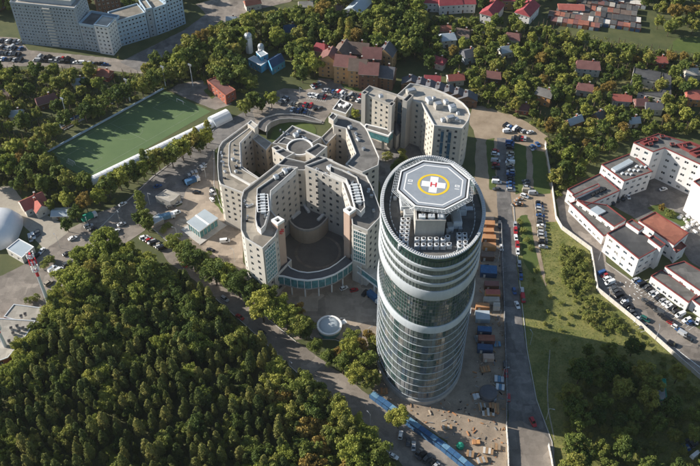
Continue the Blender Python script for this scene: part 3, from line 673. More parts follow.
# ---------------------------------------------------------------- curved rear wing
RWH = 28.0
RW = Bld('curved_wing', 'cream rear wing with a curved roof edge and blue glass strips', 'building', G(430,150)[:2])
main = [(397,96.2),(410,84.4),(420,86),(432,89),(446,94.6),(456,99.5),(463,104.2),(468,109.8),(470,115.5),(468,121.5),(462,129.5),(434,126.4),(421.6,104.2),(413,101.2),(406,99.4)]
RW.block(plan(main, RWH), 0, RWH, 'cream', 'roof_light', n=8, sp=3.1, ww=1.3, wh=1.6, par=.9, kind='dark')
lw = [(362,94),(369.4,87.2),(398,96.4),(393,102),(389,109)]
RW.block(plan([(361.8,93.8),(369.4,87.2),(398,96.4),(391,106.5)], RWH-1.5), 0, RWH-1.5, 'cream', 'roof_light', n=8, sp=3.1, ww=1.3, wh=1.6, par=1.2, kind='dark', parm='concrete')
for q, h in (([(361.3,94),(364.6,91.2),(368.5,92.6),(365.3,95.6)], 27.5), ([(388.5,105.5),(391.5,102.4),(395,103.6),(392,107)], 28.6), ([(402.5,101),(409.5,94.5),(413.5,96),(407,102.6)], 30.5)):
    RW.block(plan(q, h), 0, h, 'concrete', 'roof_dark', par=.7, parm='concrete', occ=False, wname='stair_wall', rname='stair_roof')
# blue vertical glass strips on the front
def strip_glass(q0, q1, h, zt, z0=3, nm='glass_strip'):
    a, c = [Vector(x) for x in plan([q0, q1], h)]; d = (c-a).normalized(); out = Vector((d.y, -d.x)); m = (a+c)/2+out*.2
    o = bpy.data.objects.new(nm, WIN['blue']); COL.objects.link(o); o.parent = RW.root; o.location = (m.x-RW.root.location.x, m.y-RW.root.location.y, z0); o.rotation_euler.z = math.atan2(d.y, d.x); o.scale = ((c-a).length, 3, zt-z0)
strip_glass((441.5,127.2), (444.5,127.5), RWH, 26.5); strip_glass((448.8,128), (452,128.4), RWH, 26.5); strip_glass((398.5,97), (402,98.2), RWH, 26)
for x, y, w, l, h in ((429,102,2.6,4,2.2),(438,107.5,4,3.4,2.8),(434,99,1.6,1.6,1.2),(446,103,2,2.8,1.6),(452,110,3.4,3.4,2.6),(450,120.5,4.6,3,2.4),(443,121,2,2,1.4),(456,121,2.2,2.2,1.8),(411,93,5,3,2.2),(381,97,2,2,1.2),(458,114,1.5,1.5,1)):
    w0 = G(x, y, RWH); mb = MB(); mb.box((w0.x, w0.y, RWH+.02), (w, l, h), .35, 'galv' if w < 4 else 'concrete'); mb.box((w0.x, w0.y, RWH+.02+h), (w*.75, l*.75, .3), .35, 'steel'); mb.build('roof_unit', RW.root)
a, c = [Vector(x) for x in plan([(450.5,122.5),(459.5,123.5)], RWH)]
mb = MB()
for k in range(10):
    q = a.lerp(c, k/9); mb.tube((*q, RWH), (*q, RWH+2.2), .12, m='steel', n=5); mb.box((q.x, q.y+1, RWH+.02), (1, 1.4, 1.2), .3, 'galv')
mb.build('antenna_rack', RW.root, kind='stuff')
# covered bridge toward the hospital
cb = plan([(363,128.5),(366,124.5),(393,131),(388.5,136.5)], 12)
mb = MB(); mb.prism(cb, 7.5, 12, 'glass_aqua', 'roof_grey', True); mb.ring(inset(cb, -.2), inset(cb, .5), 11.6, 12.5, 'white'); mb.build('covered_bridge', RW.root); 
q = centre(cb)
for dx_, dy_ in ((3, -2), (-4, 0)): mb = MB(); mb.box((q[0]+dx_, q[1]+dy_, 0), (1.4, 1.4, 7.5), 0, 'concrete'); mb.build('bridge_pier', RW.root)
tc = plan([(388.5,136.5),(394,129.5),(403,139),(396,146)], 3)
mb = MB(); t0 = centre(tc)
for i in range(4): mb.face([(*tc[i-1], 9.5), (*tc[i], 9.5), (*t0, 13.5)], 'slate_roof')
mb.prism(inset(tc, .4), 0, 9.5, 'cream'); mb.build('entrance_pavilion', RW.root); OCC.append(ccw(tc))
RW.finish()

# kerbs
def kerb(label, px, w=.3, h=.14):
    pts = [Vector(x) for x in plan(px)]; mb = MB()
    for a, c in zip(pts, pts[1:]):
        d = c-a; mb.box((*((a+c)/2), 0), (d.length, w, h+.12), math.atan2(d.y, d.x), 'kerb')
    tag(mb.build('kerb'), label, None, kind='structure')
kerb('pale kerb along the meadow side of the road', [(513.5,205),(516,240),(520.5,290),(527,350),(536.5,400),(552,442),(556,490)])
kerb('pale kerb along the forecourt edge by the wood', [(152,228),(168,242),(190,254),(216,275),(262,314),(296,342)])
kerb('pale kerb along the tree row of the side road', [(92,236),(120,208),(152,178),(214,130)])
kerb('pale kerb along the left hospital wall', [(214,150),(214,186),(221,207),(242,227)])
kerb('pale kerb below the hospital plaza', [(300,320),(312,339),(336,340),(362,352),(380,354)])
kerb('pale kerb along the lower road beside the wood', [(204,288),(264,342),(322,396),(362,432),(398,460)])
kerb('pale kerb under the front clinic block', [(606,263),(636,285),(650,279)])
kerb('pale kerb in the middle of the left street', [(70,262),(88,247),(104,232),(106,234),(90,249),(72,264),(70,262)])
# bay lines of the back car park
mb = MB()
for q0, q1, n in (((323,92),(362,99),16), ((288,105),(312,109),12), ((308,97),(326,100),9), ((291,112),(310,114),8), ((602,275),(645,331),18), ((634,282),(692,328),20)):
    a, c = [Vector(x) for x in plan([q0, q1])]; d = (c-a); nr = Vector((-d.y, d.x)).normalized()
    for k in range(n+1): q = a+d*k/n; mb.box((q.x, q.y, .115), (.12, 4.6, .02), math.atan2(d.y, d.x), 'line')
tag(mb.build('bay_lines'), 'worn white bay lines of the car parks', None, kind='structure')
# ---------------------------------------------------------------- tall grey block and blue clinic wing, top left
SB = Bld('tall_block', 'tall grey slab block with rows of small windows at the top left', 'building', G(54,46)[:2])
f0, f1 = Vector(plan([(22.5,43.5)])[0]), Vector(plan([(85,50)])[0]); dn = Vector((-(f1-f0).y, (f1-f0).x)).normalized()
sbp = [tuple(f0), tuple(f1), tuple(f1+dn*17), tuple(f0+dn*17)]
SB.block(sbp, 0, 28, 'grey_panel', 'roof_light', n=13, sp=2.0, ww=1.0, wh=1.05, sill=.6, par=1, parm='grey_panel', margin=.5, kind='single')
SB.block(inset(sbp, 3.5), 28, 31, 'grey_panel', 'roof_grey', par=.5, occ=False, wname='plant_wall', rname='plant_roof')
mb = MB(); q = f0.lerp(f1, .55); 
for k in range(13): mb.box((q.x, q.y-.35, 1.2+k*2.1), (4.5, 1.1, .7), math.atan2((f1-f0).y, (f1-f0).x), 'old_white')
mb.build('balconies', SB.root, kind='stuff'); SB.finish()
AN = Bld('grey_annex', 'lower grey annex joined to the tall slab block', 'building', G(100,52)[:2])
a0, a1 = Vector(plan([(85.5,50)])[0]), Vector(plan([(113.5,55)])[0]); dn = Vector((-(a1-a0).y, (a1-a0).x)).normalized()
AN.block([tuple(a0), tuple(a1), tuple(a1+dn*15), tuple(a0+dn*15)], 0, 17.5, 'grey_panel', 'roof_grey', n=7, sp=2.2, ww=1.2, wh=1.2, sill=.7, par=1.6, parm='blue_panel', margin=.4, kind='single')
AN.finish()
CW = Bld('blue_clinic_wing', 'long stepped pale blue clinic wing beside the grey annex', 'building', G(150,40)[:2])
seg = [((114,55.5),(122,46),19.5,'white_plaster'), ((121,46.5),(150,37.5),17,'blue_panel'), ((150.6,37.2),(157,35.5),19,'grey_panel'), ((157.5,35.2),(170,30.5),18,'blue_panel'), ((170.4,30.2),(186,23.5),21,'blue_panel')]
for i, (q0, q1, h, m) in enumerate(seg):
    a0, a1 = [Vector(x) for x in plan([q0, q1])]; d = (a1-a0).normalized(); dn = Vector((-d.y, d.x)); dep = 13 if i else 9
    CW.block([tuple(a0), tuple(a1), tuple(a1+dn*dep), tuple(a0+dn*dep)], 0, h, m, 'roof_gravel' if i else 'roof_light', n=int(h/2.5), sp=2.1, ww=1.25, wh=1.2, sill=.6, par=.8+.02*i, parm='blue_panel', margin=.4, kind='single')
CW.finish()
for k, (q, h, lab) in enumerate((([(-14,2),(10,-4),(14,4),(-6,14)], 14, 'dark brick block cut by the top left corner of the view'), ([(95,4),(118,2),(122,10),(98,14)], 13, 'dark brick block behind the blue clinic wing'))):
    B = Bld('brick_block', lab, 'building', centre(plan(q))); B.block(plan(q), 0, h, 'brown_wall', 'roof_dark', n=5, sp=2.6, ww=1.2, wh=1.3, par=.6, parm='brown_wall', kind='single'); B.finish()

# ---------------------------------------------------------------- houses
def house(name, label, px, w, l, h, rz, roof='red_roof', wall='old_white', rise=2.6, hip=0.0, n=2, over=.5, chim=True, cat='house', group=None, wing=None, kind='white', door=True):
    c = G(*px); B = Bld(name, label, cat, (c.x, c.y), group); rz = R(rz); ca, sa = math.cos(rz), math.sin(rz)
    def L(x, y, ox=0, oy=0, k=0):
        c2, s2 = math.cos(k), math.sin(k); x, y = x*c2-y*s2+ox, x*s2+y*c2+oy
        return (c.x+x*ca-y*sa, c.y+x*sa+y*ca)
    def body(w, l, h, rise, ox=0, oy=0, k=0):
        p = [L(x, y, ox, oy, k) for x, y in ((-w/2,-l/2),(w/2,-l/2),(w/2,l/2),(-w/2,l/2))]
        B.block(p, 0, h, wall, roof, n=n, sp=2.8, ww=1.1, wh=1.3, par=0, kind=kind, margin=.6)
        W, D = w/2+over, l/2+over; e = W*(1-hip*.0)-hip*D; mb = MB()
        zz = h-.25*over; t = .22
        A = [L(-W,-D,ox,oy,k), L(W,-D,ox,oy,k), L(W,D,ox,oy,k), L(-W,D,ox,oy,k)]; r0, r1 = L(-e,0,ox,oy,k), L(e,0,ox,oy,k); zr = h+rise
        for f in ([(*A[0],zz),(*A[1],zz),(*r1,zr),(*r0,zr)], [(*A[2],zz),(*A[3],zz),(*r0,zr),(*r1,zr)], [(*A[1],zz),(*A[2],zz),(*r1,zr)], [(*A[3],zz),(*A[0],zz),(*r0,zr)]):
            gable = len(f) == 3 and hip < .05
            if not gable: mb.face([(x, y, z+t) for x, y, z in f], roof)
            mb.face(f[::-1] if not gable else f, roof if not gable else wall)
        for i in range(4):
            j = (i+1) % 4; mb.face([(*A[i],zz),(*A[j],zz),(*A[j],zz+t),(*A[i],zz+t)], 'old_white')
        ro = mb.build('roof', B.root)
        if chim:
            mb = MB(); q = L(w*.2, l*.12, ox, oy, k); mb.box((*q, h), (.8, .8, rise+1.1), rz, 'brick_wall'); mb.box((*q, h+rise+1.1), (1, 1, .15), rz, 'concrete'); mb.build('chimney', ro)
    OCC.append([(c.x-w*.55, c.y-l/2-10), (c.x+w*.55, c.y-l/2-10), (c.x+w*.55, c.y), (c.x-w*.55, c.y)])
    body(w, l, h, rise)
    if wing: body(*wing)
    if door:
        mb = MB(); q = L(-w*.12, -l/2-.06); mb.box((*q, .05), (1.1, .12, 2.1), rz, 'brown_wall'); mb.build('door', B.root)
    B.finish(); return B
house('red_roofed_house', 'cream house with a red cross gabled roof near the stadium', (35,208), 11, 8, 4.2, 38, 'red_roof', 'old_white', 3.4, n=1, wing=(9, 6.5, 4, 3.2, 1.5, -4, R(90)))
house('grey_shed', 'low shed with pale corrugated roof beside the red roofed house', (63,216), 9, 5.5, 2.6, 2, 'metal_roof', 'concrete', 1.0, n=1, chim=False, cat='shed')
OCC.append(ccw(plan([(205,88),(224,100),(240,92),(248,112),(226,120),(204,98)])))
B = Bld('brick_hall', 'long low red brick hall beyond the stadium end', 'building', centre(plan([(220,90)])))
B.block(plan([(207,80.5),(216,77),(235.5,90),(225.5,96)], 6), 0, 6, 'brick_wall', 'maroon_roof', n=2, sp=3, ww=1.4, wh=1.2, par=.4, parm='brick_wall'); B.finish()
# blue church group
CH = Bld('blue_church', 'pale blue church with dark roof and small domes among trees', 'church', G(262,68)[:2])
q = plan([(266,60),(278,53.5),(285,60.5),(272,68.5)], 4.5); CH.block(q, 0, 4.5, 'blue_wall', 'blue_roof', n=1, sp=3, ww=1, wh=1.8, par=0)
mb = MB(); a = [Vector(x) for x in ccw(q)]; m0, m1 = (a[0]+a[3])/2, (a[1]+a[2])/2
if (a[0]-a[1]).length < (a[1]-a[2]).length: a = a[1:]+a[:1]; m0, m1 = (a[0]+a[3])/2, (a[1]+a[2])/2
mb.face([(*a[0],4.4),(*a[1],4.4),(*m1,7.2),(*m0,7.2)], 'blue_roof'); mb.face([(*a[2],4.4),(*a[3],4.4),(*m0,7.2),(*m1,7.2)], 'blue_roof'); mb.face([(*a[1],4.4),(*a[2],4.4),(*m1,7.2)], 'blue_wall'); mb.face([(*a[3],4.4),(*a[0],4.4),(*m0,7.2)], 'blue_wall'); mb.build('gable_roof', CH.root)
CH.block(plan([(248,59),(254,56),(268,61),(261,66)], 5), 0, 5, 'blue_wall', 'metal_roof', n=1, sp=3, ww=1, wh=1.8, par=.4, parm='white')
CH.block(plan([(256,52),(262,50),(268,54),(261,57)], 8), 0, 8, 'blue_wall', 'metal_roof', n=2, sp=3, ww=1, wh=1.8, par=.4, parm='white')
for x, y, hh, r in ((249.5,52,11,2.3),(262,60,9,1.8)):
    w0 = G(x, y); mb = MB(); mb.tube((w0.x, w0.y, 0), (w0.x, w0.y, hh), r, m='white', n=8); tw = mb.build('bell_tower', CH.root)
    mb = MB(); mb.dome((w0.x, w0.y, hh), r*1.15, 2.6, 'steel', 10, 5, .8); mb.tube((w0.x, w0.y, hh+2.5), (w0.x, w0.y, hh+4.6), .12, m='gold', n=5); mb.build('dome', tw)
OCC.append(ccw(plan([(243,52),(262,48),(290,56),(296,84),(270,96),(244,80)]))); CH.finish()
house('blue_house', 'bright blue wooden house with blue roof beyond the church', (291,36), 8, 7, 5, 12, 'blue_roof', 'blue_wall', 3.2)
house('pink_house', 'white and pink house with red roof left of the townhouses', (321,57), 8, 8, 6.5, -20, 'crimson_roof', 'pink_stone', 3.2, hip=.4, n=2)
house('long_grey_hall', 'long grey hall with a pale metal gable roof at the top', (362,12), 26, 11, 7, 62, 'metal_roof', 'grey_panel', 3.0, chim=False, cat='building', n=2)
# gabled townhouses
for i, (x, y, w, l, h, rz, rf, wl, lab) in enumerate((
    (331,73,10,12,11,75,'maroon_roof','yellow_wall','yellow townhouse with steep maroon roof at the left end of the block'),
    (346,79,12,11,12,-12,'maroon_roof','yellow_wall','yellow townhouse with arched front at the middle of the block'),
    (358,82,10,11,11.5,-8,'brown_roof','yellow_wall','ochre townhouse with brown roof right of the arched one'),
    (369,84,11,12,10.5,-6,'maroon_roof','brown_wall','brown townhouse with broken maroon roof facing the car park'),
    (343,66,13,10,10.5,70,'brown_roof','yellow_wall','townhouse with brown roof behind the yellow front row'),
    (357,63,14,10,10,-10,'brown_roof','brown_wall','rear townhouse with long brown roof in the middle'),
    (372,68,11,11,10,-5,'maroon_roof','brown_wall','rear townhouse with maroon roof near the dark gable'),
    (386,66,9,10,10,70,'slate_roof','yellow_wall','ochre gabled townhouse with slate roof at the right'),
    (384,84,12,11,8,-14,'slate_roof','brown_wall','dark townhouse with slate roof by the curved wing'))):
    house('townhouse', lab, (x, y), w, l, h, rz, rf, wl, 4.5, n=4, over=.4, group='gabled townhouses', kind='brown')
# row houses behind the curved wing
for i in range(7):
    x, y = 411+i*9.3, 88.5+i*2.6
    house('row_house', 'dark slate gabled row house, %s behind the curved wing' % ('leftmost','second from left','third from left','middle','third from right','second from right','rightmost')[i], (x, y), 6.4, 11, 4.8, 78 if i % 2 else 82, 'slate_roof', 'brown_wall', 2.8, n=2, over=.2, group='dark row houses', kind='brown')
# scattered houses
HS = [((432,84),9,6,3.6,-5,'crimson_roof','old_white','long crimson roofed house behind the row houses',0),((455,83),9,6,3.8,8,'red_roof','old_white','small house with faded red roof right of the crimson one',0),
 ((438,66),9,7,4,-30,'crimson_roof','old_white','house with crimson hipped roof deep in the gardens',.6),((468,60),9,8,5,25,'slate_roof','grey_panel','grey house with steep slate roof and metal chimney',.3),
 ((492,80),10,7,3.6,-12,'maroon_roof','brown_wall','house with low maroon roof among dark trees',.3),((447,44),9,8,5,10,'metal_roof','old_white','pale two storey house with grey roof below the yellow patch',.2),
 ((462,38),10,8,4,-20,'brown_roof','old_white','house with broad brown roof near the pale lane',.3),((505,55),8,7,4,18,'metal_roof','old_white','white house with pale roof beside a bright green tree',.2),
 ((512,42),9,8,4,-15,'maroon_roof','old_white','house with dark maroon roof right of the pale lane',.3),((445,33),7,6,3,0,'rust_roof','yellow_wall','small yellow building at the lane',0),
 ((543,102),9,7,6.5,-28,'roof_grey','orange_wall','orange brick house with grey roof among dark trees',.1),((573,125),9,5,3,28,'metal_roof','wood','small pale roofed cottage above the panel wall',0),
 ((522,112),7,5,3,-10,'maroon_roof','brick_wall','reddish cottage half hidden left of the orange house',0),((586,72),14,9,5,-8,'maroon_roof','old_white','wide house with maroon gabled roofs among trees',.2),
 ((584,93),9,7,4,-15,'maroon_roof','old_white','house with maroon roof below the wide gabled house',.2),((620,103),10,6,3.5,-6,'red_roof','old_white','low house with pink red roof left of the courtyard building',0),
 ((640,108),8,6,4,5,'maroon_roof','brown_wall','house with dark red roof under the courtyard building',.2),((658,65),8,6,3.5,-3,'red_roof','brick_wall','hut with bright red roof above the courtyard building',0),
 ((652,112),9,6,4,-5,'slate_roof','old_white','house with slate roof below the courtyard building',.1),((632,125),6,5,3,10,'metal_roof','old_white','small white shed in the gardens at right',0),
 ((694,102),12,9,5,-5,'red_roof','orange_wall','orange walled house with red roof right of the blue fence',.2),((690,78),9,7,4.5,0,'roof_light','cream','cream house with flat pale roof by the blue fence',.2),((598,120),6,5,3,40,'slate_roof','wood','little dark cottage beside the cottage with pale roof',0),
 ((48,105),11,7,4,30,'maroon_roof','brown_wall','ramshackle long house with brown roof left of the stadium',.1),((18,118),7,5,3,10,'metal_roof','old_white','small shed with pale roof at the far left gardens',0),((106,78),8,6,3.6,-20,'rust_roof','brick_wall','brick house with red roof below the annex',.2),((80,86),7,5,3,15,'metal_roof','old_white','grey roofed shed on the lane below the annex',0),
 ((8,97),6,4.5,3,-15,'brown_roof','wood','brown shed in the overgrown gardens at the left',0),((306,10),9,6,4,5,'roof_light','old_white','pale roofed building at the top among trees',.1),((253,8),10,6,4,20,'rust_roof','old_white','long low building with rusty roof at the top left street',.1),((232,24),6,5,3,0,'metal_roof','blue_wall','small blue kiosk at the bend of the top street',0),((335,14),9,6,4,-10,'brown_roof','brown_wall','dark wooden house near the long grey hall',.2)]
for px, w, l, h, rz, rf, wl, lab, hp in HS: house('house', lab, px, w, l, h, rz, rf, wl, 2.4, hip=hp, n=1 if h < 4.5 else 2, group='garden houses')
for i, (x, y, w, rz, lab) in enumerate(((432,8,18,-4,'white walled terrace with crimson roof at the top, left one'), (449,10,15,6,'white walled terrace with crimson roof at the top, middle one'), (464,9,13,0,'white walled terrace with crimson roof at the top, right one'), (491,18,17,62,'long gabled house with bright crimson roof at the top'), (526,18,16,58,'crimson roofed house right of the long gabled one at the top'), (505,6,12,0,'ochre house with crimson roof at the very top'))):
    house('crimson_terrace', lab, (x, y), w, 10, 6.5, rz, 'crimson_roof', 'white_plaster' if i < 5 else 'yellow_wall', 3.6, n=2, hip=.15, group='crimson roofed terraces')
# rows of lock-up garages
GR = [((548,16),(640,30),0),((556,12),(644,24),1),((566,8),(640,18),2),((576,3),(636,12),3),((592,-1),(650,8),4),((550,22),(600,29),5)]
for i, (q0, q1, k) in enumerate(GR):
    a, c = [Vector(x) for x in plan([q0, q1])]; d = (c-a).normalized(); L_ = (c-a).length; ang = math.atan2(d.y, d.x); nrm = Vector((-d.y, d.x)); rg = random.Random(i)
    B = Bld('garage_row', 'row of small lock-up garages with patched roofs, %s from the front' % ('second','third','fourth','fifth','rearmost','first')[i], 'garages', tuple((a+c)/2), 'lock-up garage rows')
    s_ = 0
    while s_ < L_-3:
        w = rg.choice((3.2, 3.6, 4.2)); q = a+d*(s_+w/2); h = rg.uniform(2.3, 3.1)
        mb = MB(); mb.box((*q, 0), (w-.06, rg.uniform(5, 6.2), h), ang, rg.choice(('old_white','brick_wall','concrete','beige','brown_wall')), rg.choice(('maroon_roof','roof_dark','rust_roof','old_white','roof_grey','roof_light','roof_dark','brown_roof'))); g = mb.build('garage', B.root)
        mb = MB(); p_ = q-nrm*3.15; mb.box((*p_, .05), (w*.75, .1, 2.1), ang, rg.choice(('steel','rust','white','brown_wall','blue_roof'))); mb.build('garage_door', g)
        s_ += w
house('long_red_shed', 'shed with long red roof behind the garages', (570,12), 16, 7, 3.6, -4, 'red_roof', 'brick_wall', 1.6, chim=False, cat='shed')
# courtyard building with dark roof
U_ = Bld('courtyard_building', 'U shaped building with dark roof around a grass oval', 'building', centre(plan([(650,90)])))
for q in ([(634.5,66.5),(661,72.5),(659.5,82),(632.5,77)], [(638,92.5),(671.5,100),(671,89.5),(662,87.5),(660,92)], [(662.5,73),(671,75),(671.3,89),(662.3,87.2)]):
    U_.block(plan(q, 6), 0, 6, 'old_white', 'roof_dark', n=2, sp=3, ww=1.2, wh=1.3, par=.3, parm='roof_dark')
OCC.append(ccw(plan([(632,95),(672,101),(672,110),(632,105)]))); U_.finish()
sheet('grass_oval', 'yellow green oval lawn in the courtyard building', [(637,90),(640,86),(650,86),(658,89),(657,93),(648,94),(640,93)], .08, 'dry_lawn', smooth=1)
def panel_fence(name, label, cat, px, h, m, pm, step=3.0, th=.16, post=.25, pl=None, group=None):
    pts = [Vector(x) for x in (pl or plan(px))]; root = thing(name, label, cat, (pts[0].x, pts[0].y, 0), group)
    mb = MB(); mb.box((0, 0, 0), (1, th, h), 0, m); mb.box((0, 0, h), (1, th+.1, .12), 0, m); pm_ = mb.mesh('panel')
    mb = MB(); mb.box((0, 0, 0), (post, post, h+.25), 0, pm); ps = mb.mesh('post')
    for a, c in zip(pts, pts[1:]):
        d = c-a; n = max(1, round(d.length/step)); ang = math.atan2(d.y, d.x)
        for k in range(n):
            q = a+d*((k+.5)/n); o = bpy.data.objects.new('panel', pm_); COL.objects.link(o); o.parent = root; o.location = (q.x-pts[0].x, q.y-pts[0].y, 0); o.rotation_euler.z = ang; o.scale.x = d.length/n-post
            q = a+d*(k/n); o = bpy.data.objects.new('post', ps); COL.objects.link(o); o.parent = root; o.location = (q.x-pts[0].x, q.y-pts[0].y, 0); o.rotation_euler.z = ang
    return root
panel_fence('panel_wall', 'long white concrete panel wall between meadow and clinic', 'wall', [(544.7,145),(551,183),(555.6,219),(561.5,229.5),(590.6,251),(597,291),(640.5,326.6),(682,363.6),(720,397)], 2.4, 'old_white', 'old_white')
panel_fence('blue_wall', 'tall blue boarded fence right of the courtyard building', 'fence', [(679,70),(679.5,86),(680,103)], 3, 'tarp_blue', 'steel')

# ---------------------------------------------------------------- white clinic with red trim, right
def clinic(name, label, blocks, group='white clinic buildings'):
    c = centre(plan(blocks[0][0])); B = Bld(name, label, 'clinic', c, group)
    for q, h, n, roof, kw in blocks:
        k = dict(sp=3.4, ww=1.9, wh=1.5, par=.5, parm='red_trim', pt=.28, kind='white'); k.update(kw)
        z0 = k.pop('z0', 0); B.block(plan(q, h), z0, h, 'white_plaster', roof, n=n, **k)
    B.finish(); return B
K = clinic('clinic_building', 'low stepped white clinic block at the fence corner', [([(567.5,189.5),(600,174),(619.5,191),(586,206)], 8, 2, 'roof_grey', {}), ([(570,203.5),(577.5,201),(601,213),(620,226),(612,233),(603.5,236.5)], 5.5, 1, 'roof_grey', dict(occ=True)), ([(577,200.5),(590,203),(607,205.5),(626,220),(614,227),(600,216.5)], 8.3, 2, 'roof_dark', {})])
K.block(plan([(572,195),(598,183.5),(600,186.5),(575,198)], 9.6), 8, 9.6, 'white_plaster', 'roof_grey', par=.2, parm='red_trim', occ=False, wname='upper_wall', rname='upper_roof')
for q in ((593,195.5),(597,193.5),(601,191.8),(604.5,190)): w0 = G(*q, 8); mb = MB(); mb.box((w0.x, w0.y, 8.02), (1.6, 1.2, 1.1), .5, 'dark'); mb.build('roof_vent', K.root)
mb = MB(); q = inset(plan([(589.5,209.5),(597,205.5),(606,211),(598,215)], 9), 0); mb.prism(q, 8.32, 9, 'white', 'metal_roof'); mb.build('skylight', K.root)
K = clinic('clinic_building', 'three storey white clinic block with glazed roof lights', [([(601.6,164.8),(631,153.6),(652,171.8),(624,181.5)], 12, 3, 'roof_grey', {})])
for q, h in (([(611.5,168),(629,158.5),(633.5,161.5),(615.5,171)], 13.2),): mb = MB(); mb.prism(plan(q, h), 12.02, h, 'white', 'metal_roof'); mb.build('skylight', K.root)
for i in range(9): w0 = G(622+i*2.4+(i % 3)*2, 174-i*1.2+(i % 3)*1.6, 12); mb = MB(); mb.box((w0.x, w0.y, 12.02), (1.4, 1, .8), .6, 'galv'); mb.build('roof_vent', K.root)
K = clinic('clinic_building', 'tall five storey white clinic wing with red parapets', [([(633.5,143),(658,134),(740,158),(740,183),(664.4,148.2),(653,152.2)], 20, 5, 'roof_grey', dict(sp=4.2, ww=2.2))])
for q in ([(640,141.5),(655,136),(659,138.5),(645,144)], [(676,144),(690,141),(703,146),(690,151)], [(690,152),(700,150),(706,153),(697,156)]): mb = MB(); pp = ccw(plan(q, 21.2)); mb.ring(pp, inset(pp, .8), 20.02, 21.2, 'red_trim'); mb.build('red_parapet', K.root)
for x, y in ((648,141),(655,141.5),(650,145.5),(662,138),(672,146),(684,147.5)): w0 = G(x, y, 20); mb = MB(); mb.box((w0.x, w0.y, 20.02), (1.8, 1.6, 1.3), .4, 'dark'); mb.ring([(w0.x-1.1, w0.y-1), (w0.x+1.1, w0.y-1), (w0.x+1.1, w0.y+1), (w0.x-1.1, w0.y+1)], [(w0.x-.9, w0.y-.8), (w0.x+.9, w0.y-.8), (w0.x+.9, w0.y+.8), (w0.x-.9, w0.y+.8)], 21, 21.5, 'red_trim'); mb.build('roof_vent', K.root)
K = clinic('clinic_building', 'three storey white clinic block with broad grey roof facing the car park', [([(607,233.7),(627.8,223),(661,246.6),(638.7,259.2)], 12, 3, 'roof_dark', dict(sp=4, ww=2.2)), ([(626.5,222.5),(632,219.5),(644,227.5),(639,231)], 14.2, 0, 'roof_grey', {}), ([(648.5,238.5),(653,235.5),(665.5,244.5),(661,248)], 14.2, 0, 'roof_dark', {})])
mb = MB(); a, c = [Vector(x) for x in plan([(608,246),(636,272)])]; d = (c-a).normalized(); out = Vector((d.y, -d.x)); mb.box((*((a+c)/2+out*.6), 0), ((c-a).length, 1.0, 3.2), math.atan2(d.y, d.x), 'rust'); mb.build('brown_base', K.root)
K = clinic('clinic_building', 'lower clinic hall with rust red roof', [([(638.7,220.8),(655,212.2),(688.5,233.6),(674,245.6)], 9, 2, 'rust_roof', dict(sp=4)), ([(672,247),(681,242),(686,246.5),(676.5,253)], 7, 1, 'rust_roof', {})])
K = clinic('clinic_building', 'long low white clinic range beside the parked cars', [([(651,276.2),(661.5,270),(697,294.5),(688.5,303)], 5.5, 1, 'roof_grey', dict(sp=3)), ([(665,266.8),(684,261.5),(740,294),(724,308)], 8.6, 2, 'roof_grey', dict(sp=5)), ([(692,300),(703,294),(730,311),(720,320)], 6.2, 1, 'roof_dark', {})])
K = clinic('clinic_building', 'blank white end wall of a taller clinic block at the right edge', [([(693.6,181.6),(712,173),(760,206),(738,217)], 19, 0, 'roof_grey', {})])
sheet('courtyard_lawn', 'small planted lawn in the clinic courtyard', [(648,208),(658,204),(676,212),(690,220),(682,226),(660,216)], .1, 'lawn', occ=False)
for i in range(46):            # rubble heap
    w0 = G(678+random.random()*24, 213+random.random()*24); s_ = random.uniform(.5, 1.4); mb = MB()
    mb.dome((w0.x, w0.y, 0), s_, s_*.8, random.choice(('white','concrete','old_white')), 6, 2); tag(mb.build('rubble_block'), 'pale broken block in the rubble heap beside the red roofed hall', 'rubble', 'rubble heap in the clinic yard')

# ---------------------------------------------------------------- stadium edge
a, c = [Vector(x) for x in plan([(90,182.5),(212,124)])]; d = (c-a).normalized(); nrm = Vector((-d.y, d.x)); L_ = (c-a).length
root = thing('barrel_stand', 'long white barrel roofed stand along the pitch', 'stand', (a.x, a.y, 0)); K_ = 22
def seg_tube(mb, s0, s1, r, m, n=9, zf=.85):
    for k in range(n):
        t0, t1 = math.pi*k/n, math.pi*(k+1)/n; P = []
        for s_, t in ((s0,t0),(s1,t0),(s1,t1),(s0,t1)): q = a+d*s_+nrm*(r*math.cos(t)); P.append((q.x, q.y, r*zf*math.sin(t)))
        mb.face(P, m)
for k in range(K_):
    mb = MB(); s0, s1 = L_*k/K_, L_*(k+1)/K_; seg_tube(mb, s0+.05, s1-.05, 3.0, 'tube_white'); seg_tube(mb, s1-.05, s1+.05, 3.12, 'galv'); mb.build('roof_bay', root)
mb = MB(); seg_tube(mb, L_, L_+11, 4.4, 'tube_white', zf=1)
for s_ in (L_, L_+11):
    mb.face([(*(a+d*s_+nrm*(4.4*math.cos(math.pi*k/9))), 4.4*math.sin(math.pi*k/9)) for k in range(10)], 'grey_panel')
mb.build('end_hall', root); OCC.append([tuple(a+nrm*3.5), tuple(a-nrm*3.5), tuple(c+d*11-nrm*4.5), tuple(c+d*11+nrm*4.5)])
panel_fence('pitch_board', 'low blue and white advertising board along the far side of the pitch', 'board', [(46,153.5),(100,124),(164,89)], 1.1, 'blue_panel', 'steel', 4)
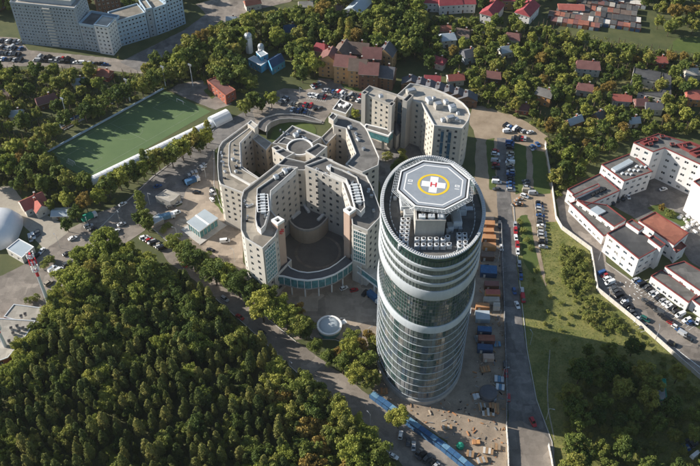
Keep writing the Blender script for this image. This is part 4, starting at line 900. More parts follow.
for i, (q, rz, lab) in enumerate((((58,151),28,'football goal at the near left end of the pitch'), ((183,101),28,'football goal at the far right end of the pitch'))):
    g0 = pit((.05,.95)[i], .47); e = (pw[3]-pw[0]).normalized(); bk = (pw[0]-pw[1]).normalized()*(1 if i == 0 else -1); A, C_ = g0-e*2.4, g0+e*2.4
    root = thing('football_goal', lab, 'goal', (g0.x, g0.y, 0), 'football goals')
    mb = MB(); mb.tube((*A, 0), (*A, 2.3), .1, m='white', n=6); mb.build('post', root); mb = MB(); mb.tube((*C_, 0), (*C_, 2.3), .1, m='white', n=6); mb.build('post', root); mb = MB(); mb.tube((*A, 2.3), (*C_, 2.3), .1, m='white', n=6); mb.build('crossbar', root)
    mb = MB()
    for k in range(9): q0 = A.lerp(C_, k/8); mb.tube((*q0, 2.3), (*(q0+bk*1.8), 0), .03, m='white', n=3, cap=False)
    for k in range(1, 5): mb.tube((*(A+bk*.45*k), 2.3-.57*k), (*(C_+bk*.45*k), 2.3-.57*k), .03, m='white', n=3, cap=False)
    mb.build('net', root, kind='stuff')
for i, (x, y, lab) in enumerate(((68,120,'floodlight mast left of the stadium gangway'), (130,101,'floodlight mast at the middle of the far touchline'), (193,86,'floodlight mast near the brick hall'), (166,88,'floodlight mast at the far corner of the pitch'))):
    w0 = G(x, y); root = thing('floodlight_mast', lab, 'floodlight', w0, 'stadium floodlights')
    mb = MB(); mb.tube(w0, (w0.x, w0.y, 14), .28, .14, 'galv', 8); mb.build('pole', root); mb = MB(); mb.box((w0.x, w0.y, 14), (2.4, .5, 1.1), -.6, 'steel'); mb.build('lamp_head', root)
for i, (q0, q1, lab) in enumerate((((64,130),(84,119),'tiered bench stand on the far side of the pitch, left one'), ((88,117),(108,106),'tiered bench stand on the far side of the pitch, middle one'), ((112,104),(128,95.5),'tiered bench stand on the far side of the pitch, right one'))):
    p0, p1 = [Vector(x) for x in plan([q0, q1])]; d2 = (p1-p0).normalized(); n2 = Vector((-d2.y, d2.x)); root = thing('bench_stand', lab, 'stand', (p0.x, p0.y, 0), 'tiered bench stands')
    for k in range(4):
        mb = MB(); m0 = (p0+p1)/2+n2*(k*1.1); mb.box((*m0, 0), ((p1-p0).length, 1.05, .5+.45*k), math.atan2(d2.y, d2.x), ('concrete','wood','site_grey','blue_roof')[(k+i) % 4]); mb.build('tier', root)
    OCC.append([tuple(p0), tuple(p1), tuple(p1+n2*5), tuple(p0+n2*5)])

# ---------------------------------------------------------------- left: dome hall, sheds, masts
q = G(-6,232); root = thing('air_dome', 'large white air supported dome at the left edge', 'dome', (q.x-6, q.y, 0))
mb = MB()
N_, Mm = 20, 8
for j in range(Mm):
    for i in range(N_):
        P = []
        for ii, jj in ((i,j),(i+1,j),(i+1,j+1),(i,j+1)):
            t, f = 2*math.pi*ii/N_, math.pi/2*jj/Mm; cx_, sx_ = math.cos(t), math.sin(t); k = (abs(cx_)**4+abs(sx_)**4)**-.25
            P.append((q.x-6+19*k*cx_*math.cos(f)**.55, q.y+13*k*sx_*math.cos(f)**.55, 9*math.sin(f)**.9))
        mb.face(P, 'tube_white')
mb.build('membrane', root, True)
OCC.append([(q.x-26, q.y-14), (q.x+14, q.y-14), (q.x+14, q.y+14), (q.x-26, q.y+14)])
B = Bld('flat_kiosk', 'small white building with green grey flat roof beside the air dome', 'building', G(20,254)[:2]); B.block(plan([(6.5,249),(19,239),(34,247),(22,258)], 4), 0, 4, 'old_white', 'metal_roof', n=1, sp=3, par=.3, parm='white'); B.finish()
B = Bld('flat_roofed_shed', 'long flat roofed building with vents under the mast', 'building', G(20,325)[:2])
B.block(plan([(4,317),(14,304.5),(48.5,309),(36,326)], 5), 0, 5, 'brick_wall', 'roof_light', n=1, sp=3.4, par=.35, parm='galv'); B.block(plan([(-30,343),(-3,318.5),(35.5,321),(24,339),(8,358),(-30,372)], 6.2), 0, 6.2, 'brick_wall', 'roof_light', n=2, sp=3.4, par=.35, parm='galv')
for x, y in ((12,330),(18,328),(14,335),(20,333),(24,330),(10,343),(22,318),(26,316)): w0 = G(x, y, 6); mb = MB(); mb.box((w0.x, w0.y, 6.2), (.9, .9, 1.4), .3, 'steel'); mb.box((w0.x, w0.y, 7.6), (1.2, 1.2, .2), .3, 'dark'); mb.build('roof_vent', B.root)
B.finish()
for i, (x, y, h, lab) in enumerate(((51.5,311,37,'red and white banded mast at the edge of the wood'), (9.5,355,24,'red and white mast on the flat roofed building at the left edge'))):
    w0 = G(x, y); root = thing('radio_mast', lab, 'mast', w0, 'banded masts')
    for k in range(8):
        z0, z1 = h*k/8, h*(k+1)/8; r0, r1 = .95-.06*k, .95-.06*(k+1); mb = MB()
        mb.tube((w0.x, w0.y, z0), (w0.x, w0.y, z1), r0, r1, ('galv','galv','galv','galv','galv','red_paint','white','red_paint')[k], 10); mb.build('mast_section', root)
    for k in range(3):
        z = h*(.72+.11*k); mb = MB()
        mb.tube((w0.x, w0.y, z), (w0.x, w0.y, z+.15), 1.5, m='steel', n=12)
        for j in range(6): t = 2*math.pi*j/6+k; mb.box((w0.x+1.5*math.cos(t), w0.y+1.5*math.sin(t), z+.2), (.35, .5, 2.0), t, ('white','red_paint')[k % 2])
        mb.build('antenna_platform', root)
# blue roofed pavilion and sheds on the forecourt
B = Bld('glass_pavilion', 'glass pavilion with flat pale blue roof on the forecourt', 'pavilion', G(203,228)[:2]); pp = ccw(plan([(186.5,222),(204.6,209),(218.3,218.2),(199.3,231.8)], 5.4))
mb = MB(); mb.prism(inset(pp, .6), 0, 5, 'glass_aqua'); mb.build('glass_wall', B.root)
for i in range(4):
    for k in range(5): q0 = Vector(inset(pp, .5)[i]).lerp(Vector(inset(pp, .5)[(i+1) % 4]), k/5); mb = MB(); mb.box((*q0, 0), (.22, .22, 5), .6, 'old_white'); mb.build('post', B.root)
mb = MB(); mb.prism(pp, 5, 5.5, 'white', 'metal_roof', True); rf_ = mb.build('roof', B.root); e = sorted(range(4), key=lambda i: (Vector(pp[i])-Vector(pp[(i+1) % 4])).length)[-1]
mA, mC = (Vector(pp[e])+Vector(pp[(e+1) % 4]))/2, (Vector(pp[(e+2) % 4])+Vector(pp[(e+3) % 4]))/2; dd = mC-mA; mb = MB(); mb.box((*((mA+mC)/2), 5.5), (dd.length, .9, .3), math.atan2(dd.y, dd.x), 'white'); mb.build('ridge', rf_); OCC.append(pp)
mb = MB(); mb.prism(inset(pp, -2.5), .1, .45, 'kerb'); mb.build('plinth', B.root)
B = Bld('grey_hut', 'small hut with pale flat roof beside a blue container', 'shed', G(157,221)[:2]); B.block(plan([(150,219),(159,213.3),(163.5,219),(153.8,224.3)], 3), 0, 3, 'concrete', 'metal_roof', par=.15, parm='galv'); B.finish()
B = Bld('derelict_shed', 'derelict tan shed with broken flat roof on the forecourt', 'shed', G(168,200)[:2]); B.block(plan([(155.5,196.5),(166,189.5),(180,194.5),(174,200),(170,202)], 4), 0, 4, 'concrete', 'roof_light', par=.25, parm='concrete', n=1, sp=4); B.finish()
B = Bld('gate_lodge', 'small flat lodge with white pipes in the back car park', 'building', G(342,108)[:2]); B.block(plan([(332.5,109.5),(340,99.5),(352.5,105),(346,114)], 5), 0, 5, 'cream', 'roof_dark', n=1, sp=3, par=.5, parm='white')
for x, y in ((340,106),(344,107),(347,105)): w0 = G(x, y, 5); mb = MB(); mb.box((w0.x, w0.y, 5.02), (1.6, 2.2, 1), .4, 'white'); mb.build('roof_unit', B.root)
B.finish()
# round glass entrance canopy
w0 = G(329.5, 331); root = thing('glass_rotunda', 'round glass canopy with a white rim in front of the plaza', 'canopy', w0); nn = 28
def cc(r): return [(w0.x+r*math.cos(2*math.pi*i/nn), w0.y+r*math.sin(2*math.pi*i/nn)) for i in range(nn)]
mb = MB(); mb.ring(cc(5.4), cc(4.6), 3.2, 4.2, 'white'); mb.build('rim', root)
mb = MB(); mb.dome((w0.x, w0.y, 3.7), 4.65, 1.1, 'metal_roof', nn, 4); mb.build('glass_dome', root, True)
for k in range(12): t = 2*math.pi*k/12; mb = MB(); mb.tube((w0.x, w0.y, 4.86), (w0.x+4.6*math.cos(t), w0.y+4.6*math.sin(t), 3.85), .1, m='white', n=5); mb.build('rib', root)
mb = MB(); mb.tube((w0.x, w0.y, 0), (w0.x, w0.y, 3.2), 4.7, m='glass_aqua', n=nn, cap=False); mb.build('glass_wall', root)
a, c = [Vector(x) for x in plan([(336,329),(346,325)])]; d = c-a; mb = MB(); mb.box((*((a+c)/2), 2.6), (d.length, 2.2, .3), math.atan2(d.y, d.x), 'white'); mb.build('porch_roof', root)
OCC.append(cc(6))
# ---------------------------------------------------------------- construction site
def cabin(x, y, w, l, h, rz, m, label, name='site_container', roof=None):
    w0 = G(x, y); rz = R(rz); root = thing(name, label, 'container', w0, 'construction site sheds')
    mb = MB(); mb.box((w0.x, w0.y, .15), (w, l, h), rz, m, roof or m); mb.build('shell', root)
    ca, sa = math.cos(rz), math.sin(rz)
    def at(u, v): return (w0.x+u*ca-v*sa, w0.y+u*sa+v*ca)
    mb = MB()
    for k in range(int(w/.6)): mb.box((*at(-w/2+.3+k*.6, -l/2-.05), .3), (.25, .1, h-.4), rz, m)
    mb.build('ribs', root, kind='stuff')
    mb = MB(); mb.box((*at(-w*.25, -l/2-.12), .2), (.95, .1, 2), rz, 'old_white'); mb.build('door', root)
    OCC.append([at(-w/2, -l/2), at(w/2, -l/2), at(w/2, l/2), at(-w/2, l/2)])
for x, y, w, l, h, m, rf, lab in (
    (487,219,6,3.2,3,'old_white','dirt','tan roofed site shed at the top of the row beside the tower'), (488,227,6,3,3,'rust','rust','rust brown container second in the row beside the tower'),
    (487,234,6,2.8,2.8,'rust','rust','orange brown container with dark gap, third in the row'), (488.5,241,6.4,3,3,'rust','rust','orange container fourth in the row beside the tower'),
    (489,249,6,2.8,3,'orange_wall','rust','brightest orange container halfway along the tower'), (487,259,6,3,3,'brown_wall','brown_roof','dark brown container below the bright orange one'),
    (488,274,7.5,5,3.2,'blue_roof','bright_blue','wide blue roofed site hall in the shadow of the tower'), (491,288,6.5,3,3,'brown_wall','maroon_roof','maroon container below the blue roofed hall'),
    (492,297,6.5,3,3.4,'orange_wall','red_roof','red orange container stacked highest by the road'), (491,303,7,2.6,2.8,'old_white','roof_light','cream site cabin beside the road'),
    (482,309,6,2.6,2.6,'rust','rust','orange container nearest the tower wall'), (496,309,3,2.4,3,'old_white','roof_light','small cream cabin by the sunny road patch'),
    (482,319,6.2,5,2.8,'metal_roof','metal_roof','grey blue metal container in the shade'), (484,333,6,2.8,2.8,'blue_roof','bright_blue','blue container deep in the tower shadow'),
    (486,342,7,3.2,2.8,'maroon_roof','rust_roof','brick red container deep in the tower shadow'), (484.5,351,6.5,3,2.8,'blue_roof','blue_roof','navy container below the brick red one'),
    (488,360,4.5,2.6,2.6,'pink_stone','pink_stone','pinkish container near the end of the row')):
    cabin(x, y, w, l, h, random.uniform(-3, 3)-3, m, lab, roof=rf)
def pile(x, y, w, l, n, mats, label, name='material_stack', rz=0, lay=2):
    w0 = G(x, y); root = thing(name, label, 'stack', w0, 'building material stacks'); ca, sa = math.cos(R(rz)), math.sin(R(rz)); rg = random.Random(int(x*7+y))
    for k in range(lay):
        for i in range(n):
            u = -w/2+w*(i+.5)/n; c = (w0.x+u*ca, w0.y+u*sa, .1+k*.45); mb = MB(); mb.box(c, (w/n*.9, l*rg.uniform(.75, 1), .42), R(rz)+rg.uniform(-.06, .06), mats[(i+k) % len(mats)]); mb.build('plank' if 'wood' in mats else 'block', root)
for a in ((488,413,5,4,5,['wood','old_white'],'stack of timber at the end of the container row'), (494,409,4,5,4,['wood','rust'],'reddish timber stack right of the first one'), (482,408,3,4,4,['concrete','wood'],'small mixed stack near the tower foot'),
          (499,380,4,3.4,3,['tarp_blue','galv'],'light blue wrapped pallets beside the road'), (500,388,3.6,3.2,3,['tarp_blue','white'],'second light blue pallet group beside the road'), (476,397,2.6,2.6,2,['white','galv'],'white wrapped bundle in the shaded yard'),
          (492,398,3.4,4,3,['site_grey','steel'],'grey steel bundle in the shaded yard'), (485,370,4,3,4,['rust','wood'],'rusty formwork stack in the shadow'), (478,340,3,4,3,['concrete','site_grey'],'grey block stack tight against the tower'),
          (476,443,3,2.2,2,['orange_wall','rust'],'orange crate stack in the sunlit dirt'), (488,452,4,3,4,['wood','old_white'],'sunlit timber heap near the lower fence'), (496,448,3.4,3,3,['wood','dirt'],'sunlit board heap by the pale fence'),
          (482,461,4,3,4,['wood','concrete'],'loose planks at the bottom of the site'), (470,455,3,3,3,['site_grey','wood'],'grey and brown scrap heap below the green tent'), (447,428,4,2,4,['wood','beige'],'long boards on the sunlit strip'),
          (384,392,3,3,3,['wood','rust'],'planks against the left foot of the tower'), (468,312,2.6,4,3,['white','galv'],'pale bundle at the right side of the tower'), (497,345,3,3,3,['site_grey','tarp_blue'],'grey and blue pallets by the shaded road')):
    x, y, w, l, n, m_, lab = a; pile(x, y, w, l, n, m_, lab, rz=random.uniform(-15, 15))
w0 = G(460, 447); root = thing('green_tent', 'domed green tarpaulin tent on the sunlit site', 'tent', w0); mb = MB(); mb.dome((w0.x, w0.y, .9), 1.7, 1.3, 'green_tarp', 7, 2); mb.build('canopy', root)
mb = MB(); mb.tube((w0.x, w0.y, 0), (w0.x, w0.y, .95), 1.6, 1.68, m='green_tarp', n=7, cap=False); mb.build('skirt', root)
for q in ((474,402,3.6),): 
    w0 = G(q[0]+14, q[1]-7); root = thing('round_tank', 'dark round tank in the shaded yard', 'tank', w0); mb = MB(); mb.tube(w0, (w0.x, w0.y, 2.2), q[2], m='slate_roof', n=20); mb.build('shell', root); mb = MB(); mb.dome((w0.x, w0.y, 2.2), q[2], .7, 'slate_roof', 20, 3); mb.build('lid', root)
panel_fence('site_hoarding', 'blue hoarding with canopy roof between lower road and tower site', 'hoarding', [(369.5,398),(388,412),(411,429),(440,450),(474,478)], 2.4, 'bright_blue', 'blue_roof', 3)
pts = [Vector(x) for x in plan([(370.5,398),(389,411.5),(412,428.4),(441,449.4),(475,477)])]
root = thing('walkway_canopy', 'blue and white covered walkway roof along the hoarding', 'canopy', (pts[0].x, pts[0].y, 0))
for a, c in zip(pts, pts[1:]):
    d = c-a; n = max(1, round(d.length/3)); nr = Vector((-d.y, d.x)).normalized(); ang = math.atan2(d.y, d.x)
    for k in range(n):
        m0 = a+d*((k+.5)/n)+nr*.9; mb = MB(); mb.box((m0.x, m0.y, 2.75), (d.length/n-.08, 2.2, .14), ang, 'bright_blue' if k % 3 else 'tarp_blue'); mb.build('roof_sheet', root)
        m1 = a+d*(k/n)+nr*1.8; mb = MB(); mb.box((m1.x, m1.y, 0), (.15, .15, 2.75), ang, 'steel'); mb.build('post', root)
panel_fence('pale_fence', 'pale upright fence between construction site and road', 'fence', [(506,428),(507.5,448),(508.5,480)], 2.2, 'old_white', 'steel', 3)
panel_fence('pale_fence', 'short pale fence at the lower right edge of the road', 'fence', [(548,446),(551,460),(554,480)], 2.0, 'old_white', 'steel', 3)
panel_fence('site_fence', 'dark mesh fence between containers and road', 'fence', [(501,226),(503.5,300),(506.5,400),(506,427)], 2.0, 'site_grey', 'steel', 3)
B = Bld('shaded_booth', 'small booth with a green gable roof deep in the shaded meadow', 'hut', G(661,410)[:2])
B.block(plan([(655.5,387),(665.5,387),(667,400),(655,401)], 4), 0, 4, 'concrete', 'concrete', n=1, sp=2.5, par=.2, parm='green_tarp'); B.block(plan([(656,379),(665.5,379),(666.5,386.5),(655.8,386.8)], 5), 0, 5, 'green_tarp', 'green_tarp', par=.2, parm='green_tarp'); B.finish()
def truck(x, y, rz, m, label):
    w0 = G(x, y); root = thing('truck', label, 'truck', w0); rz = R(rz); ca, sa = math.cos(rz), math.sin(rz)
    def at(u, v): return (w0.x+u*ca-v*sa, w0.y+u*sa+v*ca)
    mb = MB(); mb.box((*at(-1, 0), 1), (5.6, 2.4, 2.4), rz, m); mb.build('cargo_box', root); mb = MB(); mb.box((*at(2.9, 0), .6), (1.9, 2.3, 2.1), rz, 'car_white'); mb.build('cab', root); mb = MB(); mb.box((*at(3.5, 0), 1.6), (.76, 2.1, .8), rz, 'car_glass'); mb.build('windscreen', root)
    for u in (-2.6, 2.8):
        for v in (-1.05, 1.05): mb = MB(); p0, p1 = at(u, v-.15), at(u, v+.15); mb.tube((*p0, .48), (*p1, .48), .48, m='tyre', n=10); mb.build('wheel', root)
truck(193, 183, 35, 'bright_blue', 'truck with a bright blue box body on the forecourt'); truck(167.5, 219, 25, 'tarp_blue', 'light blue box truck beside the grey hut'); truck(374, 300, -50, 'bright_blue', 'blue truck at the foot of the tower on the plaza')
truck(90, 219, 40, 'green_tarp', 'green box truck parked under the trees on the side road')

mb = MB(); rg = random.Random(5)
SITE = plan([(380,396),(470,400),(476,330),(478,250),(500,250),(505,420),(506,462),(478,466),(446,440),(412,418)])
bx = (min(x for x, y in SITE), max(x for x, y in SITE), min(y for x, y in SITE), max(y for x, y in SITE)); n_ = 0
while n_ < 300:
    x, y = rg.uniform(bx[0], bx[1]), rg.uniform(bx[2], bx[3])
    if not inside((x, y), SITE) or inside((x, y), ell(1.2, 32)): continue
    n_ += 1; w = rg.uniform(.2, .75); mb.box((x, y, .08), (w*rg.choice((1, 1, 3)), w*.6, rg.uniform(.1, .5)), rg.uniform(0, 3), rg.choice(('wood','concrete','site_grey','rust','dirt','dark','beige','brown_wall','wood','rust')))
tag(mb.build('site_debris'), 'loose debris and offcuts strewn over the construction ground', 'debris', kind='stuff')
# ---------------------------------------------------------------- cars
def car_meshes(kind):
    b, g = MB(), MB()
    L2, W2, hz, rf = {'saloon': (2.2, .88, .82, 1.42), 'hatchback': (1.95, .86, .85, 1.48), 'estate': (2.25, .92, .98, 1.68), 'van': (2.5, .98, 1.05, 2.0)}[kind]
    st = [(-L2, .80, .42, hz*.86), (-L2+.12, .95, .25, hz*.97), (-L2*.55, 1, .2, hz), (0, 1, .2, hz), (L2*.45, 1, .2, hz*.98), (L2-.25, .95, .25, hz*.82), (L2, .78, .4, hz*.68)]
    prev = None
    for x, k, z0, z1 in st:
        w = W2*k; cur = [(x, -w*.94, z0), (x, -w, (z0+z1)/2), (x, -w*.93, z1), (x, w*.93, z1), (x, w, (z0+z1)/2), (x, w*.94, z0)]
        if prev:
            for i in range(6): b.face([prev[i], cur[i], cur[(i+1) % 6], prev[(i+1) % 6]], 'PAINT')
        else: b.face(cur[::-1], 'PAINT')
        prev = cur
    b.face(prev, 'PAINT')
    c0, c1, r0, r1 = {'saloon': (-1.55, 1.05, -.85, .35), 'hatchback': (-1.85, 1.0, -1.4, .3), 'estate': (-2.1, 1.05, -1.75, .35), 'van': (-2.42, 1.75, -2.3, 1.15)}[kind]
    lo = [(c0, -W2*.88, hz-.03), (c1, -W2*.88, hz-.05), (c1, W2*.88, hz-.05), (c0, W2*.88, hz-.03)]; hi = [(r0, -W2*.72, rf), (r1, -W2*.72, rf), (r1, W2*.72, rf), (r0, W2*.72, rf)]
    for i in range(4):
        j = (i+1) % 4; (b if kind == 'van' and i in (3,) else g).face([lo[i], lo[j], hi[j], hi[i]], 'PAINT' if kind == 'van' and i == 3 else 'car_glass')
    b.prism([(q[0], q[1]) for q in hi], rf-.02, rf+.05, 'PAINT', bottom=True)
    for i in range(4): b.tube(lo[i], hi[i], .045, m='PAINT', n=4, cap=False)
    if kind == 'van':
        for s_ in (-1, 1): b.face([(c0, s_*W2*.90, hz), (.5, s_*W2*.90, hz), (.5, s_*W2*.74, rf), (c0, s_*W2*.74, rf)][::s_], 'PAINT')
    lamps = MB()
    for s_ in (-1, 1): lamps.box((L2-.02, s_*W2*.55, hz*.52), (.08, .34, .14), 0, 'white'); lamps.box((-L2+.01, s_*W2*.6, hz*.6), (.06, .28, .14), 0, 'red_paint')
    return b, g, L2, W2
CARK = {}
wm = MB(); wm.tube((0, -.11, .31), (0, .11, .31), .31, m='tyre', n=12); wm.tube((0, -.115, .31), (0, .115, .31), .19, m='steel', n=8); WHEEL = wm.mesh('wheel')
for k in ('saloon', 'hatchback', 'estate', 'van'):
    b, g, L2, W2 = car_meshes(k); bod = {}
    for col in ('white','silver','black','charcoal','red','blue','beige','green'):
        b.mats = ['car_'+col if m == 'PAINT' or m.startswith('car_') else m for m in b.mats]; bod[col] = b.mesh('body')
    CARK[k] = (bod, g.mesh('windows'), L2, W2)
CARN = [0]
def car(pt, ang, kind, col, label, group):
    bod, gm, L2, W2 = CARK[kind]; root = thing('parked_car', label, 'car', (pt[0], pt[1], .14), group); root.rotation_euler.z = ang
    def add(n, me, loc=(0, 0, 0)):
        o = bpy.data.objects.new(n, me); COL.objects.link(o); o.parent = root; o.location = loc
    add('body', bod[col]); add('windows', gm)
    for u in (-.62, .64):
        for v in (-1, 1): add('wheel', WHEEL, (L2*u, v*(W2-.1), 0))
    CARN[0] += 1
ORD = ['first','second','third','fourth','fifth','sixth','seventh','eighth','ninth','tenth','eleventh','twelfth','thirteenth','fourteenth','fifteenth','sixteenth','seventeenth','eighteenth']
cr = random.Random(11)
CC = ['white']*3+['silver']*4+['black']*5+['charcoal']*4+['red']*1+['blue']*2+['beige']+['green']*0
def rowcars(q0, q1, n, where, turn=90, skip=.06, cols=None, group=None, frm='left'):
    a, c = G(*q0), G(*q1); d = c-a; ang = math.atan2(d.y, d.x)+R(turn); k = 0
    for i in range(n):
        if cr.random() < skip: continue
        p = a+d*((i+.5)/n); col = (cols or CC)[i % len(cols)] if cols else cr.choice(CC); kd = cr.choice(('saloon','saloon','hatchback','hatchback','estate','estate','van') if not cols else ('saloon','hatchback','estate'))
        car((p.x+cr.uniform(-.2, .2), p.y+cr.uniform(-.3, .3)), ang+R(cr.uniform(-4, 4))+(math.pi if cr.random() < .4 else 0), kd, col, '%s %s, %s from the %s %s' % (col, kd, ORD[k], frm, where), group or 'cars '+where); k += 1
rowcars((600.5,272),(645,329),17,'along the panel wall inside the clinic', 95, frm='top')
rowcars((634,279),(692,325),17,'below the long low clinic range', 80, frm='left')
rowcars((640,297),(690,341),12,'in the middle of the clinic car park', 15, .15)
rowcars((514.5,222),(518,256),5,'in the sunny kerb row by the road', 0, 0, ['silver','red','white','red','white'], frm='top')
rowcars((519,261),(523,303),6,'in the shaded kerb row by the road', 0, .15, frm='top')
rowcars((539,202),(543.5,249),14,'beside the dirt track', 85, .1, frm='top')
rowcars((509.5,142),(511,192),17,'in the shaded row right of the upper road', 90, .03, frm='top')
rowcars((495,150),(496.5,192),12,'in the shaded row left of the upper road', 90, .35, frm='top')
rowcars((526,180),(527,193),4,'beside the middle grass strip', 90, 0, frm='top')
rowcars((505,126),(524,132),8,'at the head of the dirt lot', 75, .1)
rowcars((511,139),(526,139.5),6,'at the top end of the grass strips', 80, .2)
rowcars((530,150),(541,143),5,'by the corner of the panel wall', 70, .1)
rowcars((499,217),(501.5,252),6,'at the left kerb beside the containers', 0, .4, ['black','charcoal','white'], frm='top')
rowcars((505,362),(508,402),5,'at the shaded left kerb of the road', 0, .4, ['charcoal','red','black'], frm='top')
rowcars((323,90),(362,97.5),13,'in the upper row of the back car park', 75, .08)
rowcars((329,95),(360,101),10,'in the second row of the back car park', 75, .1)
rowcars((288,103),(312,107),8,'in the third row of the back car park', 80, .12)
rowcars((291,110),(310,112.5),6,'in the fourth row of the back car park', 80, .15)
rowcars((308,95),(326,98),7,'in the short row of the back car park', 78, .1)
rowcars((276,106),(288,98),6,'at the tree edge of the back car park', 90, .1)
rowcars((312,88),(320,84),4,'by the lane to the townhouses', 80, 0)
rowcars((314,110),(322,109),2,'standing alone in the back car park', 20, 0, ['black','charcoal'])
rowcars((183,184),(206,165),8,'on the side road near the barrel roofed stand', 60, .1)
rowcars((143,238),(164,249),8,'beside the wood at the forecourt', 60, .08)
rowcars((213,189),(212.5,202),4,'under the left hospital wall', 30, 0, ['black','white','charcoal','white'], frm='top')
rowcars((-6,41),(20,43),10,'in the front row of the far car park', 80, .12)
rowcars((-6,47),(22,49.5),10,'in the second row of the far car park', 80, .12)
rowcars((-6,53),(24,55.5),10,'in the third row of the far car park', 80, .12)
rowcars((-6,59),(26,61),10,'in the fourth row of the far car park', 80, .12)
rowcars((30,61),(108,65),16,'along the street below the tall block', 5, .2)
rowcars((34,57),(70,60),8,'under the tall grey block', 80, .2)
rowcars((416,452),(442,472),6,'along the blue hoarding', 90, .05, ['charcoal','black','charcoal','black','silver','charcoal'])
rowcars((604,206),(630,196),5,'in the shaded clinic courtyard', 70, .2)
rowcars((684,449),(704,434),5,'in the dark lower right corner', 80, 0)
rowcars((30,240),(40,232),4,'beside the air dome', 60, 0)
rowcars((30,262),(44,250),3,'beside the small flat kiosk', 10, 0, ['charcoal','black','white'])
SP = [(73,239,35,'white','saloon','on the left street below the grey shed'),(89,227,30,'silver','estate','parked first under the trees of the left street'),(93,230,30,'black','saloon','parked close behind a silver one under the trees'),(99,239,40,'black','saloon','parked at the wood edge of the left street'),(106,235.5,35,'blue','saloon','in front of a black one at the wood edge'),(67.5,254.5,35,'black','saloon','driving in the middle of the left street'),(80,252.5,40,'charcoal','estate','long car at the wood edge of the left street'),(77,256,40,'black','saloon','behind the charcoal estate at the wood edge'),(68,265,40,'charcoal','estate','near the two white vans'),(47,259.5,50,'silver','saloon','near the small flat kiosk'),(53,270,55,'white','van','left of the two white vans by the mast'),(59,271.5,55,'white','van','right of the two white vans by the mast'),(49,284,50,'beige','estate','below the white vans at the mast'),(122,225,30,'silver','saloon','where the side road meets the street'),(117,232,60,'white','hatchback','waiting at the tip of the wood'),(123,205,40,'white','saloon','alone on the grey side road'),(158,187,30,'blue','saloon','on the side road above the derelict shed'),(197,193,0,'black','saloon','below the blue truck'),(225,242,10,'white','van','in the pavilion shadow'),(211,251,-20,'black','saloon','at the pavilion plinth corner'),(176,214,30,'white','van','beside the light blue box truck'),(172,208,20,'charcoal','estate','near the derelict shed'),(178,204,30,'silver','saloon','right of the derelict shed'),
 (344,289,30,'white','hatchback','under the glass gallery'),(354,291,20,'red','hatchback','dark red car on the plaza shade'),(365,294,60,'black','estate','on the plaza under the sky bridge'),(400.5,436,80,'white','hatchback','below the single tree at the hoarding'),(408,442.5,85,'charcoal','saloon','second below the single tree'),(413.5,447,85,'silver','saloon','third below the single tree'),(393,457,-30,'white','saloon','on the lower road at the wood edge'),(386,455,-30,'black','saloon','beside the white one at the wood edge'),(332,405,-35,'silver','hatchback','half under trees on the lower road'),(532.6,423,-75,'red','estate','alone on the wide lower end of the road'),(184,266,-35,'red','hatchback','red car on the road behind the forecourt trees'),(191.5,290,-35,'white','van','on the lower road beside the wood'),(203,299,-35,'charcoal','saloon','on the lower road below a white van'),(185,280,-35,'silver','saloon','on the lower road above a white van'),(240,318,-38,'red','saloon','red car hidden between trees on the lower road'),(225,300,-38,'silver','estate','under the forecourt trees on the lower road'),(262,333,-38,'charcoal','saloon','halfway down the lower road'),(695,456,35,'white','van','long white van in the dark lower right corner'),(663,190,20,'white','saloon','alone in the clinic courtyard'),(645,320,-40,'green','estate','green car beside the panel wall'),(697,322,60,'white','saloon','at the right end of the clinic lot'),(672,345,-38,'black','estate','in the lane at the low end of the clinic lot'),(507,132,10,'white','van','at the head of the dirt lot'),(530,133,20,'white','saloon','by the lane at the dirt lot'),(533,194,0,'silver','van','long van crossing the end of the grass strip'),(524.5,197,-30,'white','estate','beside the junk in the lot'),(517,306,-80,'white','saloon','on the road at the sunny patch'),(514,292,-85,'blue','hatchback','driving down the shaded road')]
for x, y, rz, col, kd, lab in SP: p = G(x, y); car((p.x, p.y), R(rz), kd, col, '%s %s %s' % (col, kd, lab), 'cars standing alone')
print('cars', CARN[0])
# painted parking bays in the clinic lot
mb = MB()
for i in range(16):
    a, c = G(612+i*1.6, 283+i*1.5), G(617+i*1.6, 281.5+i*1.5)
for (cx_, cy_, r) in ((625,289,4),(629,293,4)):
    w0 = G(cx_, cy_)
    for k in range(14): t = 2*math.pi*k/14; mb.box((w0.x+r*1.4*math.cos(t), w0.y+r*math.sin(t), .12), (.9, .35, .02), t, 'line')
for i in range(14): w0 = G(668+i*3, 343+i*2.3); mb.box((w0.x, w0.y, .12), (.3, 1.4, .02), R(40), 'line')
tag(mb.build('bay_markings'), 'white painted bay marks in the clinic car park', None, kind='structure')
# junk on the dirt lot
for i in range(18):
    w0 = G(512+random.random()*12, 197+random.random()*9); s_ = random.uniform(.6, 1.5); mb = MB(); mb.box((0, 0, 0), (s_*1.4, s_, s_*.7), random.uniform(0, 3), random.choice(('rust','wood','site_grey','dark','concrete'))); mb.box((s_*.2, 0, s_*.7), (s_*.7, s_*.6, s_*.3), random.uniform(0, 3), random.choice(('rust','galv','dark')))
    o = mb.build('scrap_heap'); o.location = (w0.x, w0.y, .05); tag(o, 'piece of scrap in the junk on the dirt lot', 'scrap', 'junk on the dirt lot')
